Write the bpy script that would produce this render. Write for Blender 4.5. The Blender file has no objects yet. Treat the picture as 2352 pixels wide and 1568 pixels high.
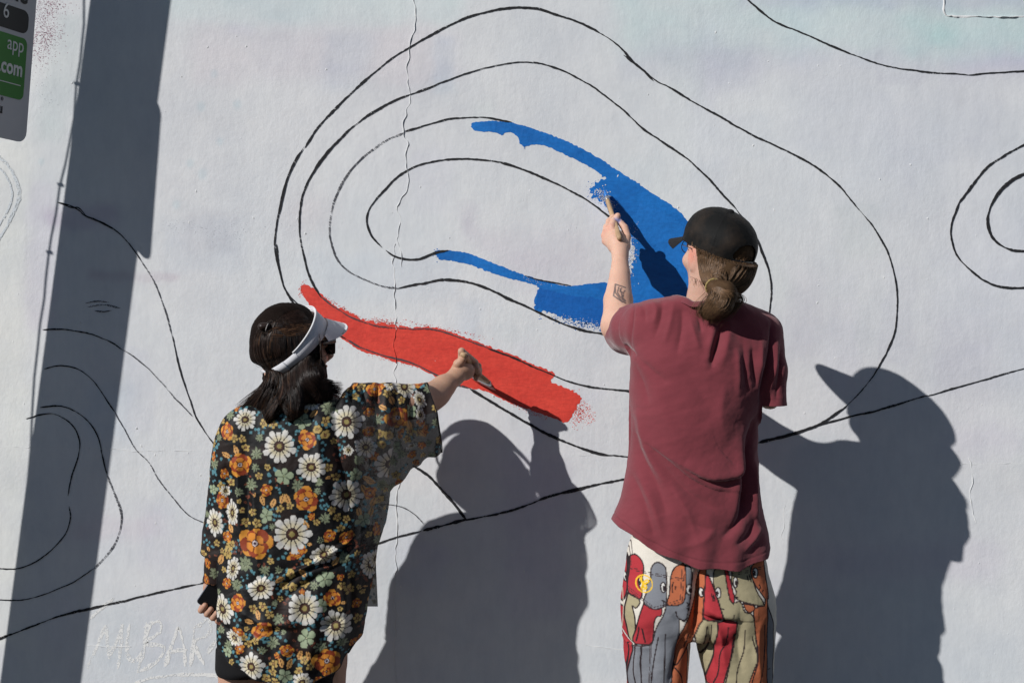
import bpy, math
import numpy as np
from mathutils import Vector

# ------------------------------------------------------------------ camera, sky, sun, exposure
D = 4.1            # metres from lens to wall
HC = 1.43          # lens height
FV = 3292.8        # focal length in units of the tracing grid (2352 x 1568)
sc = bpy.context.scene
cam = bpy.data.cameras.new('camera'); camo = bpy.data.objects.new('camera', cam)
sc.collection.objects.link(camo); sc.camera = camo
camo.location = (0, -D, HC); camo.rotation_euler = (math.pi/2, 0, 0)
cam.sensor_width = 36; cam.lens = FV/2352*36; cam.clip_start = .05; cam.clip_end = 500
SUN = Vector((1.13, 1.0, -0.85)).normalized()      # direction the light travels
el = math.asin(-SUN.z); rot = math.atan2(-SUN.x, -SUN.y)
w = bpy.data.worlds.new('World'); sc.world = w; w.use_nodes = True
nt = w.node_tree; bg = nt.nodes['Background']; sk = nt.nodes.new('ShaderNodeTexSky')
sk.sky_type = 'NISHITA'; sk.sun_disc = False; sk.dust_density = .2; sk.air_density = .9; sk.ozone_density = 3.0; sk.sun_elevation = el; sk.sun_rotation = rot
nt.links.new(sk.outputs[0], bg.inputs[0]); bg.inputs[1].default_value = .05
sl = bpy.data.lights.new('sun', 'SUN'); sl.energy = 5.0; sl.angle = math.radians(.5); sl.color = (1, .98, .955)
so = bpy.data.objects.new('sun', sl); sc.collection.objects.link(so)
so.rotation_euler = SUN.to_track_quat('-Z', 'Y').to_euler(); so.location = (-4, -4, 5)
vs = sc.view_settings; vs.view_transform = 'Standard'; vs.look = 'None'; vs.gamma = 1; vs.exposure = -.27
vs.use_curve_mapping = False

rng = np.random.default_rng(7)

# ------------------------------------------------------------------ helpers
DM = None                                          # (from, to) table that shifts a figure's distances from the wall
def dm(d): return d if DM is None else float(np.interp(d, DM[0], DM[1]))
def K(d): return (D-dm(d))/FV
def P(x, y, d):                                    # traced point + its distance from the wall -> place
    k = K(d); return np.array([(x-1176)*k, -dm(d), HC-(y-784)*k])
def PN(x, y, d): return P(x/1.06293, y/1.06293, d)

def link(o, parent=None):
    sc.collection.objects.link(o)
    if parent is not None: o.parent = parent
    return o
def mesh(name, v, f, mat, parent=None, smooth=True, cols=None, attr='Col'):
    me = bpy.data.meshes.new(name)
    v = np.asarray(v, dtype=np.float32).reshape(-1, 3)
    off = np.zeros(3)
    if parent is not None: off = np.array(parent_world(parent))
    v = v-off.astype(np.float32)
    if isinstance(f, np.ndarray) and f.ndim == 2:
        n, c = f.shape
        me.vertices.add(len(v)); me.vertices.foreach_set('co', v.ravel())
        me.loops.add(n*c); me.loops.foreach_set('vertex_index', f.astype(np.int32).ravel())
        me.polygons.add(n); me.polygons.foreach_set('loop_start', np.arange(0, n*c, c, dtype=np.int32))
        me.update(calc_edges=True); me.validate()
    else:
        me.from_pydata(v.tolist(), [], [list(map(int, q)) for q in f]); me.update()
    if smooth: me.polygons.foreach_set('use_smooth', np.ones(len(me.polygons), dtype=bool))
    if cols is not None:
        a = me.color_attributes.new(attr, 'FLOAT_COLOR', 'POINT')
        c = np.ones((len(me.vertices), 4), dtype=np.float32); cc = np.asarray(cols, dtype=np.float32); c[:, :cc.shape[1]] = cc
        a.data.foreach_set('color', c.ravel())
    me.materials.append(mat)
    return link(bpy.data.objects.new(name, me), parent)
def parent_world(p):
    l = Vector((0, 0, 0))
    while p is not None: l = l+p.location; p = p.parent
    return l
def tag(o, label, cat, group=None, kind=None):
    if label: o['label'] = label
    if cat: o['category'] = cat
    if group: o['group'] = group
    if kind: o['kind'] = kind
    return o
def thing(name, loc, label, cat):
    o = bpy.data.objects.new(name, None); o.empty_display_size = .1; link(o); o.location = loc
    return tag(o, label, cat)

# ------------------------------------------------------------------ materials
def newmat(name):
    m = bpy.data.materials.new(name); m.use_nodes = True
    return m, m.node_tree, m.node_tree.nodes['Principled BSDF']
def N(nt, t, **kw):
    n = nt.nodes.new(t)
    for a, b in kw.items():
        if a.startswith('i_'): n.inputs[int(a[2:])].default_value = b
        else: setattr(n, a, b)
    return n
def noise(nt, scale, detail=4, rough=.6, vec=None, stretch=None):
    tc = N(nt, 'ShaderNodeNewGeometry'); src = tc.outputs['Position']
    if stretch:
        mp = N(nt, 'ShaderNodeMapping'); mp.inputs['Scale'].default_value = stretch
        nt.links.new(src, mp.inputs[0]); src = mp.outputs[0]
    n = N(nt, 'ShaderNodeTexNoise'); n.inputs['Scale'].default_value = scale
    n.inputs['Detail'].default_value = detail; n.inputs['Roughness'].default_value = rough
    nt.links.new(src, n.inputs['Vector']); return n
def ramp(nt, fac, stops):
    r = N(nt, 'ShaderNodeValToRGB'); e = r.color_ramp.elements
    e[0].position, e[0].color = stops[0][0], (*stops[0][1], 1); e[1].position, e[1].color = stops[-1][0], (*stops[-1][1], 1)
    for p, c in stops[1:-1]:
        x = e.new(p); x.color = (*c, 1)
    nt.links.new(fac, r.inputs[0]); return r
def mixc(nt, typ, fac, a, b):
    m = N(nt, 'ShaderNodeMix', data_type='RGBA', blend_type=typ)
    for i, s in ((0, fac), (6, a), (7, b)):
        if isinstance(s, (int, float)): m.inputs[i].default_value = s
        elif isinstance(s, tuple): m.inputs[i].default_value = (*s, 1)
        else: nt.links.new(s, m.inputs[i])
    return m.outputs[2]
def mth(nt, op, a, b=0.0):
    m = N(nt, 'ShaderNodeMath', operation=op)
    for i, s in enumerate((a, b)):
        if isinstance(s, (int, float)): m.inputs[i].default_value = s
        else: nt.links.new(s, m.inputs[i])
    return m.outputs[0]

def wall_bump(nt, bsdf, k=1.0):
    a = noise(nt, 95, 5, .62, stretch=(1, 1, .75)); b = noise(nt, 22, 3, .5, stretch=(1.3, 1, .5)); c = noise(nt, 4.5, 4, .6)
    g = N(nt, 'ShaderNodeNewGeometry')
    vo = N(nt, 'ShaderNodeTexVoronoi'); vo.inputs['Scale'].default_value = 26; nt.links.new(g.outputs['Position'], vo.inputs['Vector'])
    sel = N(nt, 'ShaderNodeSeparateColor'); nt.links.new(vo.outputs['Color'], sel.inputs[0])
    pim = mth(nt, 'MULTIPLY', mth(nt, 'MAXIMUM', mth(nt, 'SUBTRACT', .075, vo.outputs['Distance']), 0.0), mth(nt, 'GREATER_THAN', sel.outputs[0], .80))
    h = mth(nt, 'ADD', mth(nt, 'MULTIPLY', a.outputs[0], mth(nt, 'MULTIPLY', noise(nt, 2.2, 2, .5).outputs[0], .0050)), mth(nt, 'MULTIPLY', b.outputs[0], .0022))
    h = mth(nt, 'ADD', h, mth(nt, 'MULTIPLY', c.outputs[0], .010))
    h = mth(nt, 'ADD', h, mth(nt, 'MULTIPLY', pim, .022))
    bp = N(nt, 'ShaderNodeBump'); bp.inputs['Strength'].default_value = .31*k; bp.inputs['Distance'].default_value = 1.0
    nt.links.new(h, bp.inputs['Height']); nt.links.new(bp.outputs[0], bsdf.inputs['Normal'])

def paint_mat(name, col, dark, rough=.45, spec=.35):
    m, nt, b = newmat(name)
    n = noise(nt, 7, 5, .6, stretch=(1, 1, 2)); n2 = noise(nt, 60, 3, .6)
    r = ramp(nt, n.outputs[0], [(.35, dark), (.62, col)])
    c = mixc(nt, 'MULTIPLY', .35, r.outputs[0], ramp(nt, n2.outputs[0], [(.3, (.7, .7, .7)), (.7, (1, 1, 1))]).outputs[0])
    nt.links.new(c, b.inputs['Base Color']); b.inputs['Roughness'].default_value = rough; b.inputs['Specular IOR Level'].default_value = spec
    st = noise(nt, 14, 4, .7, stretch=(3.2, 1, 9)); c2 = mixc(nt, 'MULTIPLY', .55, c, ramp(nt, st.outputs[0], [(.36, (.74, .76, .80)), (.60, (1.10, 1.10, 1.10))]).outputs[0])
    nt.links.new(c2, b.inputs['Base Color']); wall_bump(nt, b); return m
def line_mat(name, col, cover, scale=230):
    """marker or chalk drawn over rough plaster: it skips in the pits"""
    m, nt, b = newmat(name); b.inputs['Base Color'].default_value = (*col, 1); b.inputs['Roughness'].default_value = .9
    n = noise(nt, scale, 3, .7); n2 = noise(nt, 12, 2, .5)
    s = mth(nt, 'ADD', n.outputs[0], mth(nt, 'MULTIPLY', mth(nt, 'SUBTRACT', n2.outputs[0], .5), .35))
    r = ramp(nt, s, [(cover-.05, (0, 0, 0)), (cover+.04, (1, 1, 1))])
    tr = N(nt, 'ShaderNodeBsdfTransparent'); mx = N(nt, 'ShaderNodeMixShader')
    nt.links.new(r.outputs[0], mx.inputs[0]); nt.links.new(b.outputs[0], mx.inputs[1]); nt.links.new(tr.outputs[0], mx.inputs[2])
    nt.links.new(mx.outputs[0], nt.nodes['Material Output'].inputs[0]); return m
def plain(name, col, rough=.6, spec=.4, metal=0, bump=0, bscale=200, var=.15, sss=0):
    m, nt, b = newmat(name)
    n = noise(nt, 18, 5, .6)
    c = mixc(nt, 'MULTIPLY', 1.0, col, ramp(nt, n.outputs[0], [(.3, (1-var,)*3), (.7, (1, 1, 1))]).outputs[0])
    nt.links.new(c, b.inputs['Base Color']); b.inputs['Roughness'].default_value = rough
    b.inputs['Specular IOR Level'].default_value = spec; b.inputs['Metallic'].default_value = metal
    if sss: b.inputs['Subsurface Weight'].default_value = sss; b.inputs['Subsurface Radius'].default_value = (.012, .004, .002); b.inputs['Subsurface Scale'].default_value = 1
    if bump:
        n3 = noise(nt, bscale, 3, .6); bp = N(nt, 'ShaderNodeBump'); bp.inputs['Strength'].default_value = bump; bp.inputs['Distance'].default_value = .002
        nt.links.new(n3.outputs[0], bp.inputs['Height']); nt.links.new(bp.outputs[0], b.inputs['Normal'])
    return m
def attr_mat(name, rough=.7, spec=.25, weave=0, trans=False, bump=.2, bscale=500, aniso=0, sheen=0, sss=0):
    m, nt, b = newmat(name); a = N(nt, 'ShaderNodeVertexColor'); a.layer_name = 'Col'
    n = noise(nt, bscale, 2, .6)
    c = mixc(nt, 'MULTIPLY', .5, a.outputs[0], ramp(nt, n.outputs[0], [(.3, (.72, .72, .72)), (.7, (1, 1, 1))]).outputs[0])
    nt.links.new(c, b.inputs['Base Color']); b.inputs['Roughness'].default_value = rough; b.inputs['Specular IOR Level'].default_value = spec
    if sss: b.inputs['Subsurface Weight'].default_value = sss; b.inputs['Subsurface Radius'].default_value = (.012, .004, .002); b.inputs['Subsurface Scale'].default_value = 1
    if sheen: b.inputs['Sheen Weight'].default_value = sheen
    if bump:
        bp = N(nt, 'ShaderNodeBump'); bp.inputs['Strength'].default_value = bump; bp.inputs['Distance'].default_value = .0015
        nt.links.new(n.outputs[0], bp.inputs['Height']); nt.links.new(bp.outputs[0], b.inputs['Normal'])
    if trans:                                          # sheer chiffon: alpha of the attribute is how see-through it is
        tr = N(nt, 'ShaderNodeBsdfTransparent'); mx = N(nt, 'ShaderNodeMixShader')
        nt.links.new(mth(nt, 'SUBTRACT', 1.0, a.outputs[1]), mx.inputs[0])
        nt.links.new(b.outputs[0], mx.inputs[1]); nt.links.new(tr.outputs[0], mx.inputs[2])
        nt.links.new(mx.outputs[0], nt.nodes['Material Output'].inputs[0])
    return m

# wall: white paint over an older painting; the ghost of it is the Col attribute
m_wall, nt, b = newmat('wall_paint')
a = N(nt, 'ShaderNodeVertexColor'); a.layer_name = 'Col'
n1 = noise(nt, 3.2, 6, .65); n2 = noise(nt, 34, 4, .7, stretch=(1, 1, .35)); n3 = noise(nt, 1.3, 3, .5)
c = mixc(nt, 'MULTIPLY', 1.0, a.outputs[0], ramp(nt, n1.outputs[0], [(.34, (.895, .91, .935)), (.60, (1, 1, 1))]).outputs[0])
c = mixc(nt, 'MULTIPLY', 1.0, c, ramp(nt, n2.outputs[0], [(.3, (.93, .932, .94)), (.6, (1, 1, 1))]).outputs[0])
c = mixc(nt, 'MULTIPLY', 1.0, c, ramp(nt, n3.outputs[0], [(.35, (.97, .955, .96)), (.65, (.985, 1, 1))]).outputs[0])
nt.links.new(c, b.inputs['Base Color']); b.inputs['Roughness'].default_value = .62; b.inputs['Specular IOR Level'].default_value = .3
wall_bump(nt, b)
m_blue = paint_mat('blue_paint', (.010, .175, .56), (.006, .135, .46), .5)
m_blue2 = paint_mat('blue_paint_thin', (.013, .178, .57), (.010, .155, .50), .5)
m_red = paint_mat('red_paint', (.76, .070, .046), (.66, .052, .036), .5)
m_line = line_mat('black_marker', (.012, .012, .014), .67)
m_chalk = line_mat('grey_pencil', (.06, .06, .07), .575, 320)
m_ghost = line_mat('ghost_letters', (.762, .764, .752), .56, 150)
m_wash = line_mat('pink_wash', (.80, .28, .26), .40, 200)
m_smudge = line_mat('old_smudge', (.45, .46, .50), .44, 240)
m_smudger = line_mat('old_red_smudge', (.40, .25, .30), .50, 240)
m_relief = plain('plaster_edge', (.74, .745, .745), .6, .3, bump=.3)

# ------------------------------------------------------------------ ground
gm = plain('asphalt', (.040, .040, .042), .9, .2, bump=.8, bscale=120, var=.4)
pm = plain('pavement_concrete', (.060, .060, .060), .85, .2, bump=.5, bscale=150, var=.25)
g = mesh('ground', [(-90, -180, -.12), (90, -180, -.12), (90, 2, -.12), (-90, 2, -.12)], np.array([[0, 1, 2, 3]]), gm, smooth=False); tag(g, 'dark asphalt road running past the wall', None, kind='structure')
def box(x0, x1, y0, y1, z0, z1):
    v = [(x, y, z) for x in (x0, x1) for y in (y0, y1) for z in (z0, z1)]
    return v, [(0, 1, 3, 2), (4, 6, 7, 5), (0, 4, 5, 1), (2, 3, 7, 6), (0, 2, 6, 4), (1, 5, 7, 3)]
v, f = box(-14, 14, -2.4, .3, -.3, 0); g = mesh('pavement', v, f, pm, smooth=False); tag(g, 'grey concrete pavement at the foot of the wall', None, kind='structure')

# ------------------------------------------------------------------ polylines
def smooth_line(pts, step=3.0):
    p = np.array(pts, float)
    if len(p) < 3:
        n = max(2, int(np.linalg.norm(p[-1]-p[0])/step)); t = np.linspace(0, 1, n)[:, None]; return p[0]*(1-t)+p[-1]*t
    q = np.vstack([2*p[0]-p[1], p, 2*p[-1]-p[-2]]); out = []
    for i in range(1, len(q)-2):
        n = max(2, int(np.linalg.norm(q[i+1]-q[i])/step)); t = np.linspace(0, 1, n, endpoint=False)[:, None]
        a, b_, c_, d_ = q[i-1], q[i], q[i+1], q[i+2]
        out.append(.5*((2*b_)+(-a+c_)*t+(2*a-5*b_+4*c_-d_)*t**2+(-a+3*b_-3*c_+d_)*t**3))
    out.append(p[-1:]); return np.vstack(out)
def wob(n, amp, corr=8, seed=None):
    r = np.random.default_rng(seed if seed is not None else int(rng.integers(1e9)))
    x = r.normal(size=n+corr*2); k = np.hanning(corr*2+1); k /= np.sqrt((k**2).sum())
    return np.convolve(x, k, 'same')[corr:corr+n]*amp
KW = K(0)
def wl(p, off):                                        # wall plane
    return np.column_stack([(p[:, 0]-1176)*KW, np.full(len(p), -off), HC-(p[:, 1]-784)*KW])
def ribbon(pts, width, off, wobble=.5, taper=True):
    p = smooth_line(pts, 2.6); n = len(p)
    t = np.gradient(p, axis=0); t /= np.linalg.norm(t, axis=1)[:, None]+1e-9; nn = np.column_stack([-t[:, 1], t[:, 0]])
    p = p+nn*wob(n, wobble, 14)[:, None]+nn*wob(n, wobble*.35, 3)[:, None]
    hw = width/2*(1+wob(n, .22, 12)+wob(n, .12, 2)); hw = np.clip(hw, width*.15, width*1.1)
    if taper:
        e = np.minimum(np.arange(n), np.arange(n)[::-1])/4.0; hw *= np.clip(.35+e*.65, 0, 1)
    v = np.vstack([wl(p+nn*hw[:, None], off), wl(p-nn*hw[:, None], off)])
    i = np.arange(n-1); return v, np.column_stack([i, i+1, n+i+1, n+i])
def join(parts):
    V, F, o = [], [], 0
    for v, f in parts: V.append(v); F.append(np.asarray(f)+o); o += len(v)
    return np.vstack(V), np.vstack(F)

# ------------------------------------------------------------------ the wall
wall = thing('painted_wall', (0, .15, 0), 'white painted plaster wall with a half finished mural in black outline', 'wall')
x0, x1, z0, z1, hs = -1.62, 1.62, .30, 2.56, .0062
nx, nz = int((x1-x0)/hs)+1, int((z1-z0)/hs)+1
X, Z = np.meshgrid(np.linspace(x0, x1, nx), np.linspace(z0, z1, nz)); px = X/KW+1176; py = 784-(Z-HC)/KW
col = np.ones(px.shape+(3,))*np.array([.726, .735, .740])
def vnoise(x, y, s, seed):
    r = np.random.default_rng(seed); T = r.random((64, 64)); u, v_ = x/s, y/s
    i, j = np.floor(u).astype(int), np.floor(v_).astype(int); fu, fv = u-i, v_-j; fu = fu*fu*(3-2*fu); fv = fv*fv*(3-2*fv)
    g_ = lambda a_, b_: T[a_ % 64, b_ % 64]
    return (g_(i, j)*(1-fu)+g_(i+1, j)*fu)*(1-fv)+(g_(i, j+1)*(1-fu)+g_(i+1, j+1)*fu)*fv
def fbm(x, y, s, seed): return sum(vnoise(x, y, s/2**q, seed+q)/2**q for q in range(4))/1.875
nzs = fbm(px, py, 120, 3); nz2 = fbm(px*.5, py, 40, 9); wx = px+(fbm(px, py, 60, 21)-.5)*34; wy = py+(fbm(px, py, 60, 33)-.5)*34
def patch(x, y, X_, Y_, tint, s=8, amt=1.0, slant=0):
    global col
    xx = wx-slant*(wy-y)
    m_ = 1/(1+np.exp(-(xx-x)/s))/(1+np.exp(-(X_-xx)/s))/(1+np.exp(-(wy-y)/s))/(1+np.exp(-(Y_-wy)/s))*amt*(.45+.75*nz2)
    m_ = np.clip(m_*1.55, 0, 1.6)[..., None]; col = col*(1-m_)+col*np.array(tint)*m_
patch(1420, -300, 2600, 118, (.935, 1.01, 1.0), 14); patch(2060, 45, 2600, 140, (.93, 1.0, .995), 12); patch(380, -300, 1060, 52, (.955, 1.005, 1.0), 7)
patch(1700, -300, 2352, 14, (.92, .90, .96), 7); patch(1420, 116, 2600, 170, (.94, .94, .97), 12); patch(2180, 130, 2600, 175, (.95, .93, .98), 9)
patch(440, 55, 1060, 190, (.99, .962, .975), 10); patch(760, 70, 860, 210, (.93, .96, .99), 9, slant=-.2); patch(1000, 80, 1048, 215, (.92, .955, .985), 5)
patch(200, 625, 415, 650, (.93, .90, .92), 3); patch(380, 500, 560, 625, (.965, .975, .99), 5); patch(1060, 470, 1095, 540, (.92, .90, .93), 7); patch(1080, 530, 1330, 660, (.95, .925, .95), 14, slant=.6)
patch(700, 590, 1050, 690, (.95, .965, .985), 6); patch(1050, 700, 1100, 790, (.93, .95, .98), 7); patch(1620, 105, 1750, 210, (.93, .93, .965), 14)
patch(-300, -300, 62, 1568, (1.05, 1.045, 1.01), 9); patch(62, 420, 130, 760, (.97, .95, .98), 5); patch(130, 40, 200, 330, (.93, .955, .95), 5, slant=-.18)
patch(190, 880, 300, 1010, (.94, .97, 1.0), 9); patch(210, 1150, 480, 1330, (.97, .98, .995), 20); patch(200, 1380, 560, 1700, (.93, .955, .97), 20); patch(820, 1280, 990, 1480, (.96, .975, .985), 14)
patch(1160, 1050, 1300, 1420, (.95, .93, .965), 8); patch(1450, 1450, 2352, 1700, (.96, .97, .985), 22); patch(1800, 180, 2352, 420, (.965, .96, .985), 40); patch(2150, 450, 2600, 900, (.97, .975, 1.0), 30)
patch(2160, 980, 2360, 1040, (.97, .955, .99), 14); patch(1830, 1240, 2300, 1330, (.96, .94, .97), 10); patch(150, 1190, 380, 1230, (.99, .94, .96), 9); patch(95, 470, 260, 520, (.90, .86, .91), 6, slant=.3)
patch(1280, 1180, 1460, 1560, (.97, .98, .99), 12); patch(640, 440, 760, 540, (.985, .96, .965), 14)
r_ = np.random.default_rng(5)
for _ in range(70):                                     # roller patches left over from the white coat
    x, y = r_.uniform(-50, 2400), r_.uniform(-50, 1600); t_ = r_.uniform(.945, 1.0)
    patch(x, y, x+r_.uniform(30, 130), y+r_.uniform(20, 230), (t_, t_+r_.uniform(-.012, .02), t_+r_.uniform(0, .03)), r_.uniform(3, 12), .8, r_.uniform(-.15, .15))
for bx, by, br in ((437, 375, 9), (492, 170, 9), (462, 245, 10), (545, 240, 10), (465, 400, 11), (505, 325, 8), (95, 372, 7), (405, 470, 9)):
    m_ = np.exp(-(((px-bx)/br)**2+((py-by)/(br*1.2))**2)**2)[..., None]; col = col*(1-m_*.09*np.array([1.2, .5, .3]))
tri = ((wy > 745) & (wy < 790) & (np.abs(wx-1100) < (wy-745)*.5+5)).astype(float)[..., None]; col = col*(1-tri*.05)
col *= (.975+.05*nzs)[..., None]; col = np.clip(col, 0, .84)
V = np.column_stack([X.ravel(), np.zeros(nx*nz), Z.ravel()])
jj, ii = np.meshgrid(np.arange(nz-1), np.arange(nx-1), indexing='ij'); a0 = (jj*nx+ii).ravel()
F = np.column_stack([a0, a0+1, a0+nx+1, a0+nx])
# the wall beyond the working area, ends, top and back, in the same mesh
ex = [(-7, x0, -.3, 5.2), (x1, 7, -.3, 5.2), (x0, x1, -.3, z0), (x0, x1, z1, 5.2)]
EV, EF = [], []
for (a_, b_, c_, d_) in ex:
    n_ = len(V)+len(EV); EV += [(a_, 0, c_), (b_, 0, c_), (b_, 0, d_), (a_, 0, d_)]; EF.append((n_, n_+1, n_+2, n_+3))
n_ = len(V)+len(EV); EV += [(x, y, z) for x in (-7, 7) for y in (0, .3) for z in (-.3, 5.2)]
EF += [(n_, n_+1, n_+3, n_+2), (n_+4, n_+6, n_+7, n_+5), (n_+1, n_+5, n_+7, n_+3), (n_+2, n_+3, n_+7, n_+6)]
V = np.vstack([V, np.array(EV)]); F = np.vstack([F, np.array(EF)])
C = np.vstack([col.reshape(-1, 3), np.ones((len(EV), 3))*np.array([.726, .735, .740])])
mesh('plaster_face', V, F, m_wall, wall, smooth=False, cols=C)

LINES = [  # width, material, points
 (5.2, m_line, [(700, 340), (735, 287), (790, 230), (850, 175), (905, 133), (940, 110), (985, 84), (1030, 60), (1080, 38), (1130, 25), (1180, 19), (1215, 19), (1250, 25), (1300, 41), (1350, 61), (1395, 86), (1425, 110), (1450, 138), (1480, 165), (1500, 186)]),
 (4.6, m_line, [(1432, 127), (1465, 152), (1505, 184), (1535, 200), (1560, 213), (1600, 238), (1640, 260), (1690, 290), (1760, 325), (1832, 360), (1880, 388), (1930, 430), (1975, 485), (2012, 532), (2040, 585), (2056, 640), (2061, 690), (2057, 750), (2041, 800), (2010, 855), (1975, 900), (1940, 935), (1900, 963), (1855, 985)]),
 (7.5, m_line, [(1935, 938), (1900, 963), (1855, 985), (1800, 1002), (1742, 1016)]),
 (4.2, m_line, [(698, 338), (672, 385), (656, 425), (645, 470), (636, 515), (632, 570), (641, 620), (655, 665), (675, 697), (703, 716)]),
 (3.8, m_line, [(690, 350), (676, 372), (660, 410), (647, 455), (638, 500)]),
 (4.6, m_line, [(634, 560), (640, 610), (652, 655), (668, 682), (690, 703), (712, 720)]),
 (4.8, m_line, [(738, 684), (728, 668), (715, 645), (700, 600), (690, 555), (687, 505), (692, 460), (706, 420), (727, 385), (760, 345), (800, 300), (850, 262), (910, 230), (980, 204), (1012, 190)]),
 (6.2, m_line, [(800, 302), (770, 330), (735, 370), (715, 405)]),
 (3.0, m_line, [(1005, 193), (1060, 173), (1110, 158), (1160, 147), (1200, 143), (1240, 146)]),
 (5.0, m_line, [(1225, 144), (1260, 151), (1310, 170), (1360, 198), (1408, 235), (1440, 262), (1480, 299), (1530, 331), (1565, 355), (1600, 385), (1645, 430), (1690, 480)]),
 (5.2, m_line, [(1738, 545), (1752, 580), (1765, 620), (1771, 665), (1767, 725)]),
 (4.4, m_line, [(1175, 281), (1140, 275), (1100, 270), (1050, 271), (1000, 281), (965, 292), (930, 303)]),
 (4.2, m_chalk, [(930, 303), (880, 328), (830, 365), (795, 405), (770, 455), (760, 500), (759, 545), (772, 590), (800, 622), (850, 647), (880, 658), (912, 663)]),
 (4.6, m_line, [(910, 663), (970, 650), (1010, 643)]),
 (6.4, m_line, [(965, 652), (1010, 643), (1060, 646), (1110, 660), (1160, 682), (1215, 707), (1270, 733), (1330, 755), (1400, 770)]),
 (6.0, m_line, [(1405, 503), (1370, 475), (1330, 450), (1290, 428), (1240, 405), (1190, 386), (1140, 372), (1080, 366), (1020, 367)]),
 (4.8, m_line, [(1040, 366), (1000, 370), (960, 380), (925, 398), (895, 425), (862, 460), (846, 485), (842, 512), (853, 542), (877, 568)]),
 (4.8, m_line, [(886, 575), (905, 588), (935, 596), (965, 594), (1000, 580), (1030, 575)]),
 (3.6, m_line, [(1205, 633), (1250, 645), (1312, 657)]),
 (3.4, m_chalk, [(735, 680), (770, 706), (830, 738), (880, 751), (950, 754), (1000, 758), (1060, 776), (1120, 799)]),
 (4.4, m_line, [(1120, 799), (1180, 822), (1240, 849), (1300, 873), (1360, 889), (1455, 899)]),
 (4.0, m_chalk, [(795, 778), (830, 799), (890, 818), (950, 834), (985, 853), (1040, 880), (1080, 893)]),
 (3.0, m_line, [(1690, 480), (1715, 512), (1738, 545)]),
 (5.0, m_line, [(1767, 725), (1757, 790), (1725, 840), (1660, 880), (1560, 900), (1455, 899)]),
 (6.0, m_line, [(1455, 1049), (1560, 1050), (1660, 1035), (1742, 1016)]),
 (5.0, m_line, [(1400, 770), (1480, 782), (1560, 785), (1630, 775), (1665, 735), (1668, 660), (1650, 590), (1610, 530)]),
 (5.0, m_line, [(1450, 1096), (1560, 1070), (1660, 1043), (1742, 1016)]),
 (4.4, m_line, [(520, 1325), (620, 1302), (740, 1280), (830, 1258)]),
 (4.0, m_line, [(700, 716), (730, 740), (765, 762), (795, 778)]),
 (6.6, m_line, [(1080, 893), (1150, 935), (1200, 965), (1250, 992), (1300, 1015), (1350, 1034), (1395, 1044), (1455, 1049)]),
 (4.2, m_line, [(1708, -8), (1750, 30), (1790, 56), (1820, 67), (1870, 88), (1900, 101), (1960, 127), (2020, 148), (2080, 160), (2140, 168), (2210, 170), (2235, 172), (2290, 167), (2365, 163)]),
 (4.6, m_line, [(1712, -4), (1745, 24), (1775, 47), (1815, 66)]),
 (5.8, m_line, [(2370, 322), (2310, 355), (2265, 387), (2225, 435), (2200, 470)]),
 (5.0, m_line, [(2203, 465), (2187, 510), (2185, 545), (2197, 585), (2220, 613), (2250, 638), (2285, 655), (2320, 661), (2370, 660)]),
 (6.8, m_line, [(2370, 393), (2325, 413), (2290, 447), (2270, 490), (2270, 525), (2285, 553), (2320, 573), (2370, 577)]),
 (4.8, m_line, [(1740, 1016), (1800, 1000), (1860, 983), (1930, 962), (2030, 938), (2130, 907)]),
 (3.6, m_line, [(2125, 909), (2210, 886), (2290, 862), (2365, 842)]),
 (5.6, m_line, [(-12, 1470), (60, 1443), (140, 1413), (240, 1389)]),
 (4.4, m_line, [(240, 1389), (320, 1370), (400, 1351), (520, 1325)]),
 (4.4, m_line, [(830, 1258), (880, 1243), (920, 1230), (968, 1219)]),
 (10., m_line, [(972, 1218), (1020, 1206), (1072, 1192)]),
 (6.0, m_line, [(1066, 1194), (1150, 1178), (1210, 1160), (1260, 1140), (1330, 1122), (1450, 1096)]),
 (6.4, m_line, [(948, 1069), (985, 1093), (1020, 1130), (1048, 1163), (1072, 1192)]),
 (2.6, m_chalk, [(870, 1155), (920, 1163), (950, 1180), (974, 1204)]),
 (4.6, m_line, [(133, 465), (165, 473), (186, 486), (195, 494), (250, 520), (290, 552), (325, 600)]),
 (3.2, m_line, [(140, 468), (165, 478), (180, 478), (196, 494)]),
 (3.6, m_chalk, [(325, 600), (352, 645), (380, 715), (395, 770)]),
 (3.8, m_line, [(395, 770), (412, 840), (430, 900), (455, 965), (500, 1030)]),
 (3.8, m_line, [(98, 757), (140, 756), (200, 765), (250, 783), (282, 803)]),
 (2.6, m_chalk, [(282, 803), (320, 828), (355, 860), (395, 905), (442, 955)]),
 (3.6, m_line, [(102, 847), (140, 839), (180, 848), (215, 875), (250, 925), (264, 945)]),
 (2.8, m_chalk, [(264, 945), (285, 985), (310, 1030), (340, 1060), (365, 1100), (400, 1145), (430, 1180), (475, 1202)]),
 (3.8, m_line, [(92, 935), (130, 931), (170, 942), (205, 970), (228, 1010), (240, 1070), (246, 1090)]),
 (3.8, m_chalk, [(246, 1090), (262, 1130), (275, 1165), (279, 1190), (271, 1230), (250, 1270), (215, 1305)]),
 (3.2, m_line, [(215, 1305), (160, 1340), (100, 1365), (50, 1377), (-10, 1376)]),
 (3.4, m_line, [(60, 962), (100, 951), (130, 952), (165, 975), (182, 1010), (181, 1045), (165, 1095), (157, 1138)]),
 (3.4, m_line, [(159, 1162), (163, 1190), (150, 1225), (120, 1260), (80, 1290), (40, 1305), (-10, 1304)]),
 (3.6, m_chalk, [(197, 697), (225, 692), (250, 694)]), (3.8, m_chalk, [(202, 705), (240, 700), (277, 706)]), (4.0, m_chalk, [(218, 713), (240, 716), (258, 713)]),
]
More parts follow.
